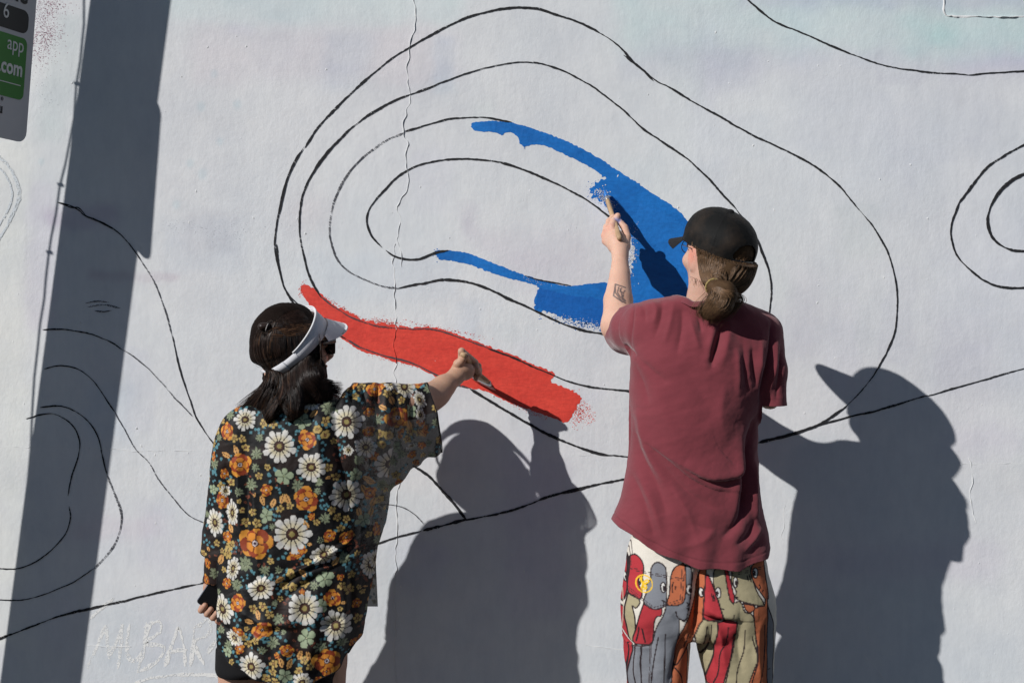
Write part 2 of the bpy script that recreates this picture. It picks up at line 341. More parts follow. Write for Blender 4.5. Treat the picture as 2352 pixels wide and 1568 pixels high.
for i, (wd, m_, pts) in enumerate(LINES):
    off = .0017+.00015*(i % 5)
    v, f = ribbon(pts, wd*.80, off)
    mesh('drawn_line', v, f, m_, wall, smooth=False)

# ghost lettering left under the white coat
def letters(segs, wd): return join([ribbon(s, wd, .0003+.00003*i, 1.2) for i, s in enumerate(segs)])
GH = [[(203, 1535), (222, 1480), (242, 1434)], [(242, 1434), (246, 1475), (250, 1512)], [(250, 1512), (266, 1470), (282, 1432)], [(282, 1432), (278, 1480), (270, 1535)], [(298, 1432), (290, 1490), (302, 1514), (322, 1500), (338, 1428)],
      [(345, 1425), (318, 1545)], [(330, 1440), (365, 1425), (368, 1450), (335, 1475), (375, 1485), (360, 1520), (318, 1543)], [(380, 1530), (410, 1440), (425, 1530)], [(385, 1500), (430, 1490)],
      [(445, 1440), (438, 1530)], [(445, 1440), (478, 1425), (480, 1455), (445, 1475), (470, 1525)], [(478, 1500), (505, 1460), (512, 1500)], [(310, 1568), (360, 1552), (460, 1548), (520, 1556)], [(205, 1420), (245, 1390), (262, 1372)]]
v, f = letters(GH, 8); mesh('faded_lettering', v, f, m_ghost, wall, smooth=False)['label'] = 'faded white hand lettering showing through the paint, MUBARAK'

# ---- painted areas: outline with bristle-ragged edge, triangulated
def ragged(pts, amp, seed, step=2.2):
    p = smooth_line(pts+[pts[0]], step)[:-1]; n = len(p)
    t = np.gradient(p, axis=0); t /= np.linalg.norm(t, axis=1)[:, None]+1e-9; nn = np.column_stack([-t[:, 1], t[:, 0]])
    a_ = amp(p) if callable(amp) else np.full(n, amp)
    return p+nn*(wob(n, 1, 2, seed)*a_)[:, None]
def fill(p, off):
    from mathutils.geometry import tessellate_polygon
    v = wl(p, off); t = tessellate_polygon([[Vector(q) for q in v]]); return v, np.array(t)
def flecks(n, cx, cy, sx, sy, ang, off, smin, smax, seed):
    r = np.random.default_rng(seed); a_ = r.normal(size=n)*sx; b_ = r.normal(size=n)*sy; ca, sa = math.cos(ang), math.sin(ang)
    x, y = cx+a_*ca-b_*sa, cy+a_*sa+b_*ca; V, F = [], []
    for i in range(n):
        s = r.uniform(smin, smax); th = r.uniform(0, 6.28)
        q = [(x[i]+s*math.cos(th+t_)*r.uniform(.5, 1.2), y[i]+s*math.sin(th+t_)*r.uniform(.4, .9)) for t_ in (0, 1.3, 2.6, 3.8, 5.1)]
        V += q; F.append([5*i+j for j in range(5)])
    F = np.array(F); F = np.vstack([F[:, [0, 1, 2]], F[:, [0, 2, 3]], F[:, [0, 3, 4]]])
    return wl(np.array(V), off), F
BLUE = [(1082, 289), (1086, 282), (1110, 279), (1140, 279), (1165, 281), (1200, 288), (1260, 308), (1320, 333), (1380, 366), (1430, 399), (1480, 432), (1530, 464), (1560, 486), (1582, 510), (1610, 545), (1640, 600), (1650, 700), (1640, 775), (1480, 775),
        (1400, 752), (1350, 742), (1300, 729), (1262, 717), (1238, 712), (1227, 702), (1229, 682), (1237, 659), (1180, 642), (1130, 627), (1080, 608), (1030, 598), (1010, 597), (1003, 588), (998, 580), (1006, 575), (1045, 576), (1075, 582), (1110, 595), (1180, 623), (1250, 645), (1310, 657), (1345, 652), (1385, 649), (1430, 648),
        (1450, 630), (1456, 600), (1455, 570), (1440, 535), (1420, 505), (1402, 482), (1385, 467), (1364, 452), (1358, 440), (1360, 428), (1374, 416), (1386, 407), (1352, 382), (1300, 357), (1255, 336), (1228, 332), (1206, 337), (1196, 331), (1185, 312), (1172, 304), (1158, 306), (1152, 310), (1130, 303), (1090, 301)]
v, f = fill(ragged(BLUE, lambda p: np.where((p[:, 1] > 700)&(p[:, 0] < 1390), 3.2, np.where((p[:, 0] < 1470)&(p[:, 0] > 1352)&(p[:, 1] > 405)&(p[:, 1] < 640), 2.4, .7)), 11), .0006)
mesh('blue_brush_stroke', v, f, m_blue, wall, smooth=False)['label'] = 'blue paint filling the band between two outlines'
v, f = fill(ragged([(1232, 690), (1240, 662), (1300, 676), (1400, 690), (1440, 700), (1430, 765), (1385, 748), (1320, 733), (1250, 713), (1230, 706)], 1.2, 13), .0012)
mesh('blue_brush_stroke', v, f, paint_mat('blue_paint_second_coat', (.006, .13, .48), (.005, .11, .42), .5), wall, smooth=False)
v, f = fill(ragged([(1470, 470), (1540, 498), (1600, 560), (1640, 650), (1560, 610), (1500, 560), (1455, 520)], 1.5, 17), .0010)
mesh('blue_brush_stroke', v, f, m_blue2, wall, smooth=False)
fl = [flecks(150, 1385, 452, 14, 9, .7, .0015, .7, 2.2, 1), flecks(60, 1402, 470, 10, 6, .7, .0016, .6, 1.8, 2)]
v, f = join(fl); mesh('bare_flecks', v, f, plain('bare_wall_fleck', (.66, .68, .72), .6, bump=0), wall, smooth=False)['kind'] = 'stuff'
v, f = join([flecks(150, 1452, 590, 5, 36, .12, .0015, .5, 1.7, 3), flecks(60, 1425, 512, 12, 5, .8, .0016, .5, 1.5, 4), flecks(40, 1235, 648, 20, 3, .3, .0017, .4, 1.1, 5), flecks(70, 1330, 735, 40, 4, .18, .0016, .5, 1.6, 15)])
mesh('bare_flecks', v, f, bpy.data.materials['bare_wall_fleck'], wall, smooth=False)['kind'] = 'stuff'
v, f = join([flecks(240, 1330, 743, 36, 5, .20, .0004, .6, 2.4, 6), flecks(130, 1446, 600, 7, 36, .1, .0004, .5, 1.6, 7), flecks(60, 1365, 440, 8, 12, .2, .0004, .6, 1.6, 8), flecks(20, 1003, 585, 4, 7, .1, .0004, .6, 2.0, 9)])
mesh('blue_spatter', v, f, m_blue, wall, smooth=False)['kind'] = 'stuff'
v, f = ribbon([(1204, 333), (1204, 343)], 3, .0019); mesh('paint_drip', v, f, m_blue, wall, smooth=False)

RED = [(690, 657), (706, 654), (732, 672), (762, 697), (800, 715), (840, 735), (880, 742), (915, 748), (950, 752), (1000, 752), (1060, 771), (1120, 794), (1180, 816), (1240, 843), (1268, 853), (1272, 860), (1266, 878), (1285, 884), (1318, 900), (1336, 915), (1322, 940), (1302, 969), (1265, 958), (1228, 944), (1190, 932), (1150, 915), (1110, 896),
       (1060, 888), (1020, 872), (985, 857), (950, 840), (905, 829), (860, 815), (820, 801), (795, 783), (760, 765), (735, 748), (700, 716), (704, 709), (722, 712), (708, 697), (697, 678)]
v, f = fill(ragged(RED, lambda p: np.where(p[:, 0] < 712, 1.3, np.where((p[:, 1]-650)/(p[:, 0]-600+1) < .42, 1.3, .8)), 19), .0006)
mesh('red_brush_stroke', v, f, m_red, wall, smooth=False)['label'] = 'red paint filling the band below'
v, f = join([flecks(260, 885, 741, 26, 4, .15, .0004, .5, 1.6, 21), flecks(120, 1010, 754, 50, 3, .2, .0004, .5, 1.7, 22), flecks(90, 800, 714, 45, 1.8, .52, .0004, .5, 1.9, 24), flecks(60, 1180, 820, 45, 2, .42, .0004, .5, 1.5, 25), flecks(240, 1330, 945, 12, 16, .5, .0004, .5, 1.9, 26), flecks(80, 1215, 944, 30, 3, .4, .0004, .5, 1.8, 27), flecks(60, 694, 663, 3, 8, .3, .0004, .5, 1.9, 28), flecks(60, 905, 830, 60, 2, .25, .0004, .4, 1.3, 29)])
mesh('red_spatter', v, f, m_red, wall, smooth=False)['kind'] = 'stuff'
v, f = fill(ragged([(1300, 955), (1325, 930), (1345, 925), (1362, 945), (1360, 972), (1320, 975)], 2.5, 31), .0003); mesh('pink_smear', v, f, m_wash, wall, smooth=False)
v, f = join([flecks(900, 100, 20, 26, 26, .1, .0003, .6, 2.0, 41), flecks(900, 104, 85, 20, 38, .2, .00035, .6, 2.0, 42)])
mesh('old_spray_smudge', v, f, m_smudger, wall, smooth=False)['kind'] = 'stuff'
v, f = join([flecks(320, 500, 535, 70, 14, .06, .0003, .5, 1.7, 43), flecks(120, 90, 180, 14, 40, -.2, .00035, .6, 1.8, 44), flecks(90, 430, 520, 30, 10, .06, .0004, .5, 1.5, 45)])
mesh('old_spray_smudge', v, f, m_smudge, wall, smooth=False)['kind'] = 'stuff'
v, f = join([ribbon([(-10, 355), (20, 385), (42, 440), (30, 490), (-10, 560)], 7, .0011, 1), ribbon([(-10, 375), (12, 400), (28, 440), (20, 480), (-10, 530)], 4, .0013, 1)])
mesh('faded_line', v, f, line_mat('faded_blue', (.60, .64, .67), .56, 160), wall, smooth=False)
# ---- raised crack repair and small plaster seams: real ridges
def ridge(pts, width, height, wobble=1.6):
    p = smooth_line(pts, 3.0); n = len(p); t = np.gradient(p, axis=0); t /= np.linalg.norm(t, axis=1)[:, None]; nn = np.column_stack([-t[:, 1], t[:, 0]])
    p = p+nn*wob(n, wobble, 5)[:, None]; hw = width*(1+np.clip(wob(n, .3, 5), -.6, .8)); hh = height*.75*(1+np.clip(wob(n, .3, 4), -.7, .8))
    a_, c_, b_ = wl(p+nn*hw[:, None], -.0005), wl(p, 0), wl(p-nn*hw[:, None], -.0005); c_[:, 1] = -hh
    i = np.arange(n-1); return np.vstack([a_, c_, b_]), np.vstack([np.column_stack([i, i+1, n+i+1, n+i]), np.column_stack([n+i, n+i+1, 2*n+i+1, 2*n+i])])
cr = [ridge([(948, -10), (955, 40), (948, 75), (938, 120), (935, 190), (941, 226), (930, 280), (928, 308), (936, 330), (932, 370), (938, 425), (915, 465), (912, 480), (921, 512), (909, 545), (914, 560), (922, 585), (923, 612)], 1.2, .0028),
      ridge([(908, 560), (903, 600), (905, 650), (908, 700), (911, 757)], 1.2, .0028),
      ridge([(911, 832), (909, 870), (911, 930), (908, 1000), (918, 1060), (920, 1109), (910, 1145), (911, 1281), (906, 1345), (909, 1453), (905, 1500), (910, 1580)], 1.2, .0024)]
v, f = join(cr); mesh('plaster_crack', v, f, m_relief, wall, smooth=False)['label'] = 'raised wandering crack running down the plaster'
v, f = ridge([(911, 756), (905, 785), (911, 834)], 1.2, .0036); mesh('plaster_crack', v, f, m_red, wall, smooth=False)['label'] = 'stretch of the crack under red paint'
sm = [ridge([(-10, 1023), (60, 1026), (150, 1026), (250, 1030), (330, 1036), (460, 1034)], .8, .0012, .8), ridge([(1300, 1044), (1400, 1046), (1470, 1043)], .8, .0010, .8), ridge([(1345, 1482), (1440, 1492)], 1, .0022, .8), ridge([(200, 1482), (300, 1484)], 1, .002, .8),
      ridge([(2090, 1060), (2200, 1066), (2352, 1062)], .8, .0010, .8), ridge([(2225, 1050), (2235, 1100), (2228, 1140), (2240, 1200)], 1, .002), ridge([(1800, 1160), (1798, 1240)], 1, .001), ridge([(1985, 1500), (2040, 1568)], .9, .0018)]
v, f = join(sm); mesh('plaster_seam', v, f, m_relief, wall, smooth=False)
v, f = join([ridge([(2167, -10), (2168, 25), (2172, 33), (2180, 37), (2250, 39), (2365, 38)], 2.2, .006, .8)])
mesh('patched_panel_edge', v, f, m_relief, wall, smooth=False)
r = np.random.default_rng(77); V_, F_ = [], []
for i in range(150):                                    # paint blobs and grit under the coat
    x, y = r.uniform(20, 2340), r.uniform(10, 1560); s = r.uniform(1.0, 3.0)*K(0); cx_, cz_ = (x-1176)*K(0), HC-(y-784)*K(0); st = r.uniform(1, 2.2); an = r.uniform(-.5, .5); o = len(V_)
    for q in range(6):
        th = q*math.pi/3; ax, az = s*math.cos(th)*.8, s*math.sin(th)*st; V_.append((cx_+ax*math.cos(an)-az*math.sin(an), .0004, cz_+ax*math.sin(an)+az*math.cos(an)))
    V_.append((cx_, -s*r.uniform(.5, 1.1), cz_+s*.2))
    F_ += [(o+q, o+(q+1) % 6, o+6) for q in range(6)]
mesh('paint_lumps', V_, np.array(F_), m_relief, wall)['kind'] = 'stuff'
# ------------------------------------------------------------------ implicit surfaces
def cone(p, a, b, ra, rb):
    a, b = np.asarray(a), np.asarray(b); ab = b-a; t = np.clip(((p-a)@ab)/(ab@ab), 0, 1)
    return np.linalg.norm(p-a-t[:, None]*ab, axis=1)-(ra+(rb-ra)*t)
def chain(p, pts, rad, k=.006):
    r_ = None
    for i in range(len(pts)-1):
        c_ = cone(p, pts[i], pts[i+1], rad[i], rad[i+1]); r_ = c_ if r_ is None else smin(r_, c_, k)
    return r_
def ell(p, c, r_, M=None):
    q = p-np.asarray(c)
    if M is not None: q = q@M
    r_ = np.asarray(r_); k0 = np.linalg.norm(q/r_, axis=1); k1 = np.linalg.norm(q/r_**2, axis=1)+1e-9; return k0*(k0-1)/k1
def smin(a, b, k):
    h = np.clip(.5+.5*(b-a)/k, 0, 1); return b*(1-h)+a*h-k*h*(1-h)
def smax(a, b, k): return -smin(-a, -b, k)
def loft(p, rows, pw=2.3, cap=.03):
    """rows: (z, cx, halfwidth, cy, halfdepth), top to bottom"""
    R = np.array(sorted(rows)); z = p[:, 2]
    zz = np.arange(R[0, 0]-.03, R[-1, 0]+.03, .004); kw = np.hanning(13); kw /= kw.sum()
    cx, a, cy, b_ = (np.interp(z, zz, np.convolve(np.pad(np.interp(zz, R[:, 0], R[:, i]), 6, 'edge'), kw, 'valid')) for i in (1, 2, 3, 4))
    q = (np.abs((p[:, 0]-cx)/a)**pw+np.abs((p[:, 1]-cy)/b_)**pw)**(1/pw)
    f = (q-1)*np.minimum(a, b_); return smax(f, np.maximum(z-R[-1, 0], R[0, 0]-z), cap)
def lean(y): return float(np.interp(y, [640, 830, 920, 1040, 1150, 1230, 1340, 2100], [.640, .635, .620, .598, .578, .562, .548, .540]))
def rows_px(lst, d):                                    # (vy, left, right, half depth[, d])
    o = []
    for r_ in lst:
        dd = r_[4] if len(r_) > 4 else (d if d else lean(r_[0])); l, q = P(r_[1], r_[0], dd), P(r_[2], r_[0], dd)
        o.append((l[2], (l[0]+q[0])/2, (q[0]-l[0])/2, l[1], r_[3]))
    return o
def surf(f, lo, hi, h, sub=1):
    lo, hi = np.array(lo), np.array(hi); n = np.ceil((hi-lo)/h).astype(int)+1
    ax = [lo[i]+np.arange(n[i])*h for i in range(3)]; G = np.empty(n, np.float32)
    for i in range(n[0]):
        Y, Z_ = np.meshgrid(ax[1], ax[2], indexing='ij'); pts = np.column_stack([np.full(Y.size, ax[0][i]), Y.ravel(), Z_.ravel()]); G[i] = f(pts).reshape(n[1], n[2])
    s = G < 0; cnt = np.zeros(n-1, int); acc = np.zeros((*(n-1), 3), np.float32); num = np.zeros(n-1, np.float32)
    corners = [(i, j, k) for i in (0, 1) for j in (0, 1) for k in (0, 1)]
    sl_ = lambda A, c: A[c[0]:A.shape[0]-1+c[0], c[1]:A.shape[1]-1+c[1], c[2]:A.shape[2]-1+c[2]]
    for c in corners: cnt += sl_(s, c)
    act = (cnt > 0) & (cnt < 8)
    for c in corners:
        for a_ in range(3):
            if c[a_]: continue
            e = list(c); e[a_] = 1; g0, g1 = sl_(G, c), sl_(G, e); x = ((g0 < 0) != (g1 < 0)) & act
            t = np.where(x, g0/(g0-g1+1e-12), 0)
            for b_ in range(3): acc[..., b_] += np.where(x, (c[b_] if b_ != a_ else t), 0)
            num += x
    idx = -np.ones(n-1, int); w_ = np.argwhere(act); idx[act] = np.arange(len(w_))
    V = lo+(w_+acc[act]/num[act][:, None])*h; F = []
    for a_ in range(3):
        b_, c_ = (a_+1) % 3, (a_+2) % 3
        s0 = np.take(s, range(n[a_]-1), a_); s1 = np.take(s, range(1, n[a_]), a_); x = np.argwhere(s0 != s1)
        x = x[(x[:, b_] > 0) & (x[:, c_] > 0) & (x[:, b_] < n[b_]-1) & (x[:, c_] < n[c_]-1)]
        if not len(x): continue
        def at(db, dc):
            q = x.copy(); q[:, b_] -= db; q[:, c_] -= dc; return idx[q[:, 0], q[:, 1], q[:, 2]]
        Q = np.column_stack([at(1, 1), at(0, 1), at(0, 0), at(1, 0)]); fl = ~s[x[:, 0], x[:, 1], x[:, 2]]
        Q[fl] = Q[fl][:, ::-1]; F.append(Q)
    F = np.vstack(F); F = F[(F >= 0).all(1)]
    V = newton(f, V, h)
    for _ in range(sub):
        V, F = subdiv(V, F); V = newton(f, V, h)
    return V, F
def grad(f, V, e=.0008):
    g_ = np.empty_like(V)
    for i in range(3):
        o = np.zeros(3); o[i] = e; g_[:, i] = f(V+o)-f(V-o)
    return g_/(2*e)
def newton(f, V, h, it=2):
    V = V.astype(float)
    for _ in range(it):
        g_ = grad(f, V); s = f(V)[:, None]*g_/((g_**2).sum(1)[:, None]+1e-6); l = np.linalg.norm(s, axis=1)[:, None]
        V = V-s*np.minimum(1, h/(l+1e-9))
    return V
def subdiv(V, F):
    n = len(V); E = np.vstack([F[:, [i, (i+1) % 4]] for i in range(4)]); E.sort(1); u, inv = np.unique(E[:, 0].astype(np.int64)*n+E[:, 1], return_inverse=True)
    inv = inv.ravel(); m = len(F); e = [n+inv[i*m:(i+1)*m] for i in range(4)]; ev = (V[u//n]+V[u % n])/2; fc = n+len(u)+np.arange(m)
    V2 = np.vstack([V, ev, V[F].mean(1)]); F2 = np.vstack([np.column_stack([F[:, i], e[i], fc, e[i-1]]) for i in range(4)]); return V2, F2
def cut(V, F, c):
    """drop what lies where c > 0 and pull the new edge onto c = 0"""
    cv = c(V); F = F[(cv[F] > 0).sum(1) < 4]; used = np.unique(F); out = used[cv[used] > 0]
    for _ in range(2):
        q = V[out]; g_ = grad(c, q); V[out] = q-c(q)[:, None]*g_/((g_**2).sum(1)[:, None]+1e-9)
    mp = -np.ones(len(V), int); mp[used] = np.arange(len(used)); return V[used], mp[F]
def polydist(x, z, pts):
    """distance to a polyline, side (+ right of travel), and position along it"""
    p = np.array(pts, float); best = np.full(len(x), 1e9); side = np.zeros(len(x)); tt = np.zeros(len(x)); L = np.linalg.norm(np.diff(p, axis=0), axis=1); cum = np.concatenate([[0], np.cumsum(L)])
    for i in range(len(p)-1):
        a, d_ = p[i], p[i+1]-p[i]; t = np.clip(((x-a[0])*d_[0]+(z-a[1])*d_[1])/(d_@d_), 0, 1); ex, ez = x-a[0]-t*d_[0], z-a[1]-t*d_[1]; r_ = np.hypot(ex, ez); m = r_ < best
        best = np.where(m, r_, best); side = np.where(m, np.sign(d_[0]*ez-d_[1]*ex), side); tt = np.where(m, (cum[i]+t*L[i])/cum[-1], tt)
    return best, side, tt
def folds(px_, py_, spec):
    """spec: (points, depth mm, width, kind) in traced units; groove / ridge / step (side + stands proud)"""
    o = np.zeros(len(px_))
    for pts, amp, wd, kind in spec:
        p = np.array(pts, float); lo, hi = p.min(0)-wd*5, p.max(0)+wd*5; m = (px_ > lo[0]) & (px_ < hi[0]) & (py_ > lo[1]) & (py_ < hi[1])
        if not m.any(): continue
        r_, sd, t = polydist(px_[m], py_[m], smooth_line(pts, 14)); e = np.clip(np.sin(np.pi*np.clip(t*.96+.02, 0, 1)), 0, 1)**.6
        if kind == 'g': q = -np.exp(-(r_/wd)**1.5)
        elif kind == 'r': q = np.exp(-(r_/wd)**1.6)
        else:
            s_ = sd*r_/wd; q = np.where(s_ > 0, np.exp(-np.abs(s_)/2.6), -np.exp(-np.abs(s_)/.9)*.5+0)*np.tanh(np.abs(s_)*1.6+.2)
        o[m] += q*e*amp*1.4/1000
    return o
def back_px(V, d):                                      # traced units on the plane through the person
    k = K(d); return V[:, 0]/k+1176, 784-(V[:, 2]-HC)/k
def n3(V, s, seed):                                     # cheap 3d value noise from two 2d ones
    return fbm(V[:, 0]+V[:, 1]*.7+9, V[:, 2]+7, s, seed)*.5+fbm(V[:, 1]+V[:, 0]*.4+5, V[:, 2]-V[:, 0]*.3+7, s, seed+5)*.5-.5
def displace(f, V, amount):
    g_ = grad(f, V); return V+g_/(np.linalg.norm(g_, axis=1)[:, None]+1e-9)*amount[:, None]
def frame(fwd, up):
    f_ = np.array(fwd, float); f_ /= np.linalg.norm(f_); u = np.array(up, float); u -= f_*(u@f_); u /= np.linalg.norm(u); r_ = np.cross(f_, u)
    return np.column_stack([f_, r_, u])                # local x forward, y to the person's right, z up
def tube(pts, rad, n=8, closed=False):
    p = np.array(pts, float); m = len(p); t = np.gradient(p, axis=0) if not closed else np.roll(p, -1, 0)-np.roll(p, 1, 0); t /= np.linalg.norm(t, axis=1)[:, None]+1e-12
    ref = np.array([.31, .2, .93]); a = np.cross(t, ref); a /= np.linalg.norm(a, axis=1)[:, None]; b_ = np.cross(t, a); rad = np.broadcast_to(rad, (m,))
    th = np.arange(n)*2*np.pi/n; V = (p[:, None]+rad[:, None, None]*(np.cos(th)[None, :, None]*a[:, None]+np.sin(th)[None, :, None]*b_[:, None])).reshape(-1, 3)
    F = []
    for i in range(m if closed else m-1):
        j = (i+1) % m; q = np.arange(n); F.append(np.column_stack([i*n+q, i*n+(q+1) % n, j*n+(q+1) % n, j*n+q]))
    return V, np.vstack(F)
def strands(C, rad, n=3):
    """C: (count, points, 3) centre lines; three sided tapering tubes"""
    c, m, _ = C.shape; t = np.gradient(C, axis=1); t /= np.linalg.norm(t, axis=2, keepdims=True)+1e-9
    a = np.cross(t, np.array([.3, .25, .9])); a /= np.linalg.norm(a, axis=2, keepdims=True)+1e-9; b_ = np.cross(t, a)
    tp = np.interp(np.linspace(0, 1, m), [0, .1, .75, 1], [.6, 1, .85, .15])[None, :, None, None]*np.asarray(rad).reshape(-1, 1, 1, 1)
    th = np.arange(n)*2*np.pi/n; V = C[:, :, None]+tp*(np.cos(th)[None, None, :, None]*a[:, :, None]+np.sin(th)[None, None, :, None]*b_[:, :, None])
    base = (np.arange(c)[:, None, None]*m+np.arange(m-1)[None, :, None])*n; q = np.arange(n)[None, None]; q2 = (q+1) % n
    F = np.stack([base+q, base+q2, base+n+q2, base+n+q], -1).reshape(-1, 4); return V.reshape(-1, 3), F
def onto(f, X, Z_, y0, y1, off, default):
    """slide points along y from the street side until they meet the surface"""
    ys = np.linspace(y0, y1, 70); out = np.array(default, float).copy(); done = np.zeros(len(X), bool)
    for y in ys:
        m = ~done; 
        if not m.any(): break
        i = np.where(m)[0]; v = f(np.column_stack([X[i], np.full(len(i), y), Z_[i]])); h = i[v < off]; out[h] = y; done[h] = True
    return out
def skin_cols(V, base, seed, blush=None):
    n = n3(V, .03, seed)[:, None]; n2 = n3(V, .006, seed+3)[:, None]
    return np.array(base)*(1+n*np.array([.10, .22, .25])+n2*np.array([.08, .12, .12]))

skin_m = attr_mat('skin', rough=.52, spec=.35, bump=.35, bscale=420, sss=.12)
jersey = attr_mat('cotton_jersey', rough=.9, spec=.12, bump=.35, bscale=700, sheen=.25)
canvas = attr_mat('printed_canvas', rough=.88, spec=.12, bump=.4, bscale=650)
chiffon = attr_mat('printed_chiffon', rough=.62, spec=.3, bump=.12, bscale=600, trans=True)
hair_m = attr_mat('hair', rough=.42, spec=.30, bump=0)
hairb_m = attr_mat('hair_mass', rough=.75, spec=.08, bump=.5, bscale=300)
black_k = plain('black_stretch_fabric', (.010, .010, .011), .8, .15, bump=.3, bscale=500, sss=0)
white_f = plain('white_visor_fabric', (.66, .66, .69), .75, .2, bump=.3, bscale=700, var=.06)
black_p = plain('glossy_black_plastic', (.008, .008, .009), .16, .6, var=0)
wood = plain('brush_wood', (.50, .33, .19), .55, .35, bump=.2, bscale=300, var=.3)
steel = plain('brush_ferrule', (.55, .55, .55), .35, .5, metal=.9, var=.2)
shoe_m = plain('shoe_canvas', (.05, .05, .055), .8, .2, var=.2)
sole_m = plain('shoe_sole', (.6, .6, .57), .7, .2, var=.1)

def head_sdf(c, M, s=1.0):
    c = np.array(c)
    def L(x, y, z): return c+M@np.array([x, y, z])*s
    def f(p):
        d_ = ell(p, L(-.012, 0, .028), np.array([.094, .074, .090])*s, M)
        d_ = smin(d_, ell(p, L(.032, 0, -.030), np.array([.058, .055, .082])*s, M), .03)      # face
        d_ = smin(d_, ell(p, L(.060, 0, -.082), np.array([.026, .030, .022])*s, M), .02)      # chin
        for q in (-1, 1):
            d_ = smin(d_, ell(p, L(.054, q*.040, -.026), np.array([.028, .022, .020])*s, M), .015)   # cheekbone
            d_ = smax(d_, -ell(p, L(.098, q*.031, .012), np.array([.022, .018, .012])*s, M), .008)   # eye socket
            d_ = smin(d_, ell(p, L(.076, q*.031, .011), np.array([.013, .013, .012])*s, M), .003)    # eyeball
            d_ = smin(d_, chain(p, [L(.086, q*.012, .028), L(.084, q*.038, .030)], [.006*s, .006*s]), .008)
            ear = smax(ell(p, L(-.006, q*.078, -.004), np.array([.019, .009, .032])*s, M), -ell(p, L(.000, q*.089, .000), np.array([.010, .007, .020])*s, M), .004); d_ = smin(d_, ear, .005)
        d_ = smin(d_, chain(p, [L(.086, 0, .020), L(.110, 0, -.020), L(.100, 0, -.030)], [.007*s, .011*s, .010*s]), .008)
        d_ = smin(d_, ell(p, L(.086, 0, -.050), np.array([.012, .024, .007])*s, M), .004); d_ = smin(d_, ell(p, L(.084, 0, -.061), np.array([.012, .021, .007])*s, M), .004)
        return d_
    return f, L

def merge(parts):
    V, F, C, o = [], [], [], 0
    for v, f, c in parts: V.append(v); F.append(f+o); C.append(np.broadcast_to(c, (len(v), 3))); o += len(v)
    return np.vstack(V), np.vstack(F), np.vstack(C)

# ================================================================== THE MAN
DMH = ([0, .2, .5, .64, .8], [0, .2, .466, .606, .745]); DMT = ([0, .2, .385, .50, .625, .80], [0, .195, .340, .425, .500, .668])
DM = DMH
man = thing('person', (float(P(1600, 784, .60)[0]), -.45, 0), 'person in a black cap and maroon T-shirt painting with a raised left arm', 'person')
hc = P(1652, 583, .565)
MH = frame((-.44, .88, .18), (.10, -.16, 1))
fh, LH = head_sdf(hc, MH, 1.02)
MC = frame((-.54, .80, .39), (.28, -.30, 1))
cc = P(1654, 556, .562)
def LC(x, y, z): return cc+MC@np.array([x, y, z])
loc = lambda p: (p-cc)@MC
def f_cap(p):
    l_ = (p-cc)@MC; l_[:, 2] = np.where(l_[:, 2] < 0, l_[:, 2]*.35, l_[:, 2]); I3 = np.eye(3)
    d_ = ell(l_, (-.006, 0, .0), [.0995, .0840, .081], I3); d_ = smin(d_, ell(l_, (.028, 0, .012), [.068, .074, .064], I3), .02); return d_
rimz = lambda l: -.020+0*l[:, 0]
def hide(f, o=.0045): return lambda p: np.where(loc(p)[:, 2] > rimz(loc(p)), np.maximum(f(p), f_cap(p)+o), f(p))
neck_b = P(1622, 740, .535); neck_t = P(1638, 640, .585)
def f_head(p):
    d_ = fh(p); d_ = smin(d_, chain(p, [neck_t+[0, .0, .02], P(1630, 690, .558), neck_b], [.056, .057, .068]), .02)
    return d_
v1 = surf(hide(f_head, .011), hc+[-.14, -.17, -.26], hc+[.14, .15, .14], .0055, 1)
SK = (.62, .375, .285)
c1 = skin_cols(v1[0], SK, 3); ez = np.exp(-(np.linalg.norm(v1[0]-LH(-.006, -.084, -.004), axis=1)/.026)**2)[:, None]; c1 = c1*(1-ez)+c1*ez*np.array([1.08, .72, .68])
mole = PN(1680, 727, .55); 
# raised left arm and hand
DM = DMT
sh = P(1486, 748, .625); elb = P(1420, 748, .385); wr = PN(1514, 622, .195); 
H = lambda x, y, d: PN(x, y, d)
idxk, midk, rngk, pnk = H(1494, 556, .150), H(1483, 562, .142), H(1477, 575, .138), H(1479, 589, .140)
brush_tip = PN(1481, 481, .006); brush_end = PN(1513, 584, .205)
ax_b = brush_end-brush_tip; BL = np.linalg.norm(ax_b); axn = ax_b/BL
bp_ = lambda t: brush_tip+ax_b*t
fing = [([idxk, H(1500, 536, .118), H(1508, 527, .122), bp_(.62)+[.006, .004, .004]], [.0100, .0086, .0080, .0072]),
        ([midk, H(1487, 540, .108), H(1497, 530, .104), bp_(.55)+[.002, .012, -.004]], [.0100, .0088, .0080, .0072]),
        ([rngk, H(1480, 554, .104), H(1489, 543, .094), H(1499, 546, .104)], [.0096, .0084, .0076, .0068]),
        ([pnk, H(1480, 570, .110), H(1487, 560, .098), H(1496, 562, .106)], [.0086, .0074, .0068, .0060]),
        ([H(1524, 606, .175), H(1530, 578, .150), H(1525, 556, .132), bp_(.60)+[.012, .006, .004]], [.0150, .0118, .0100, .0082])]
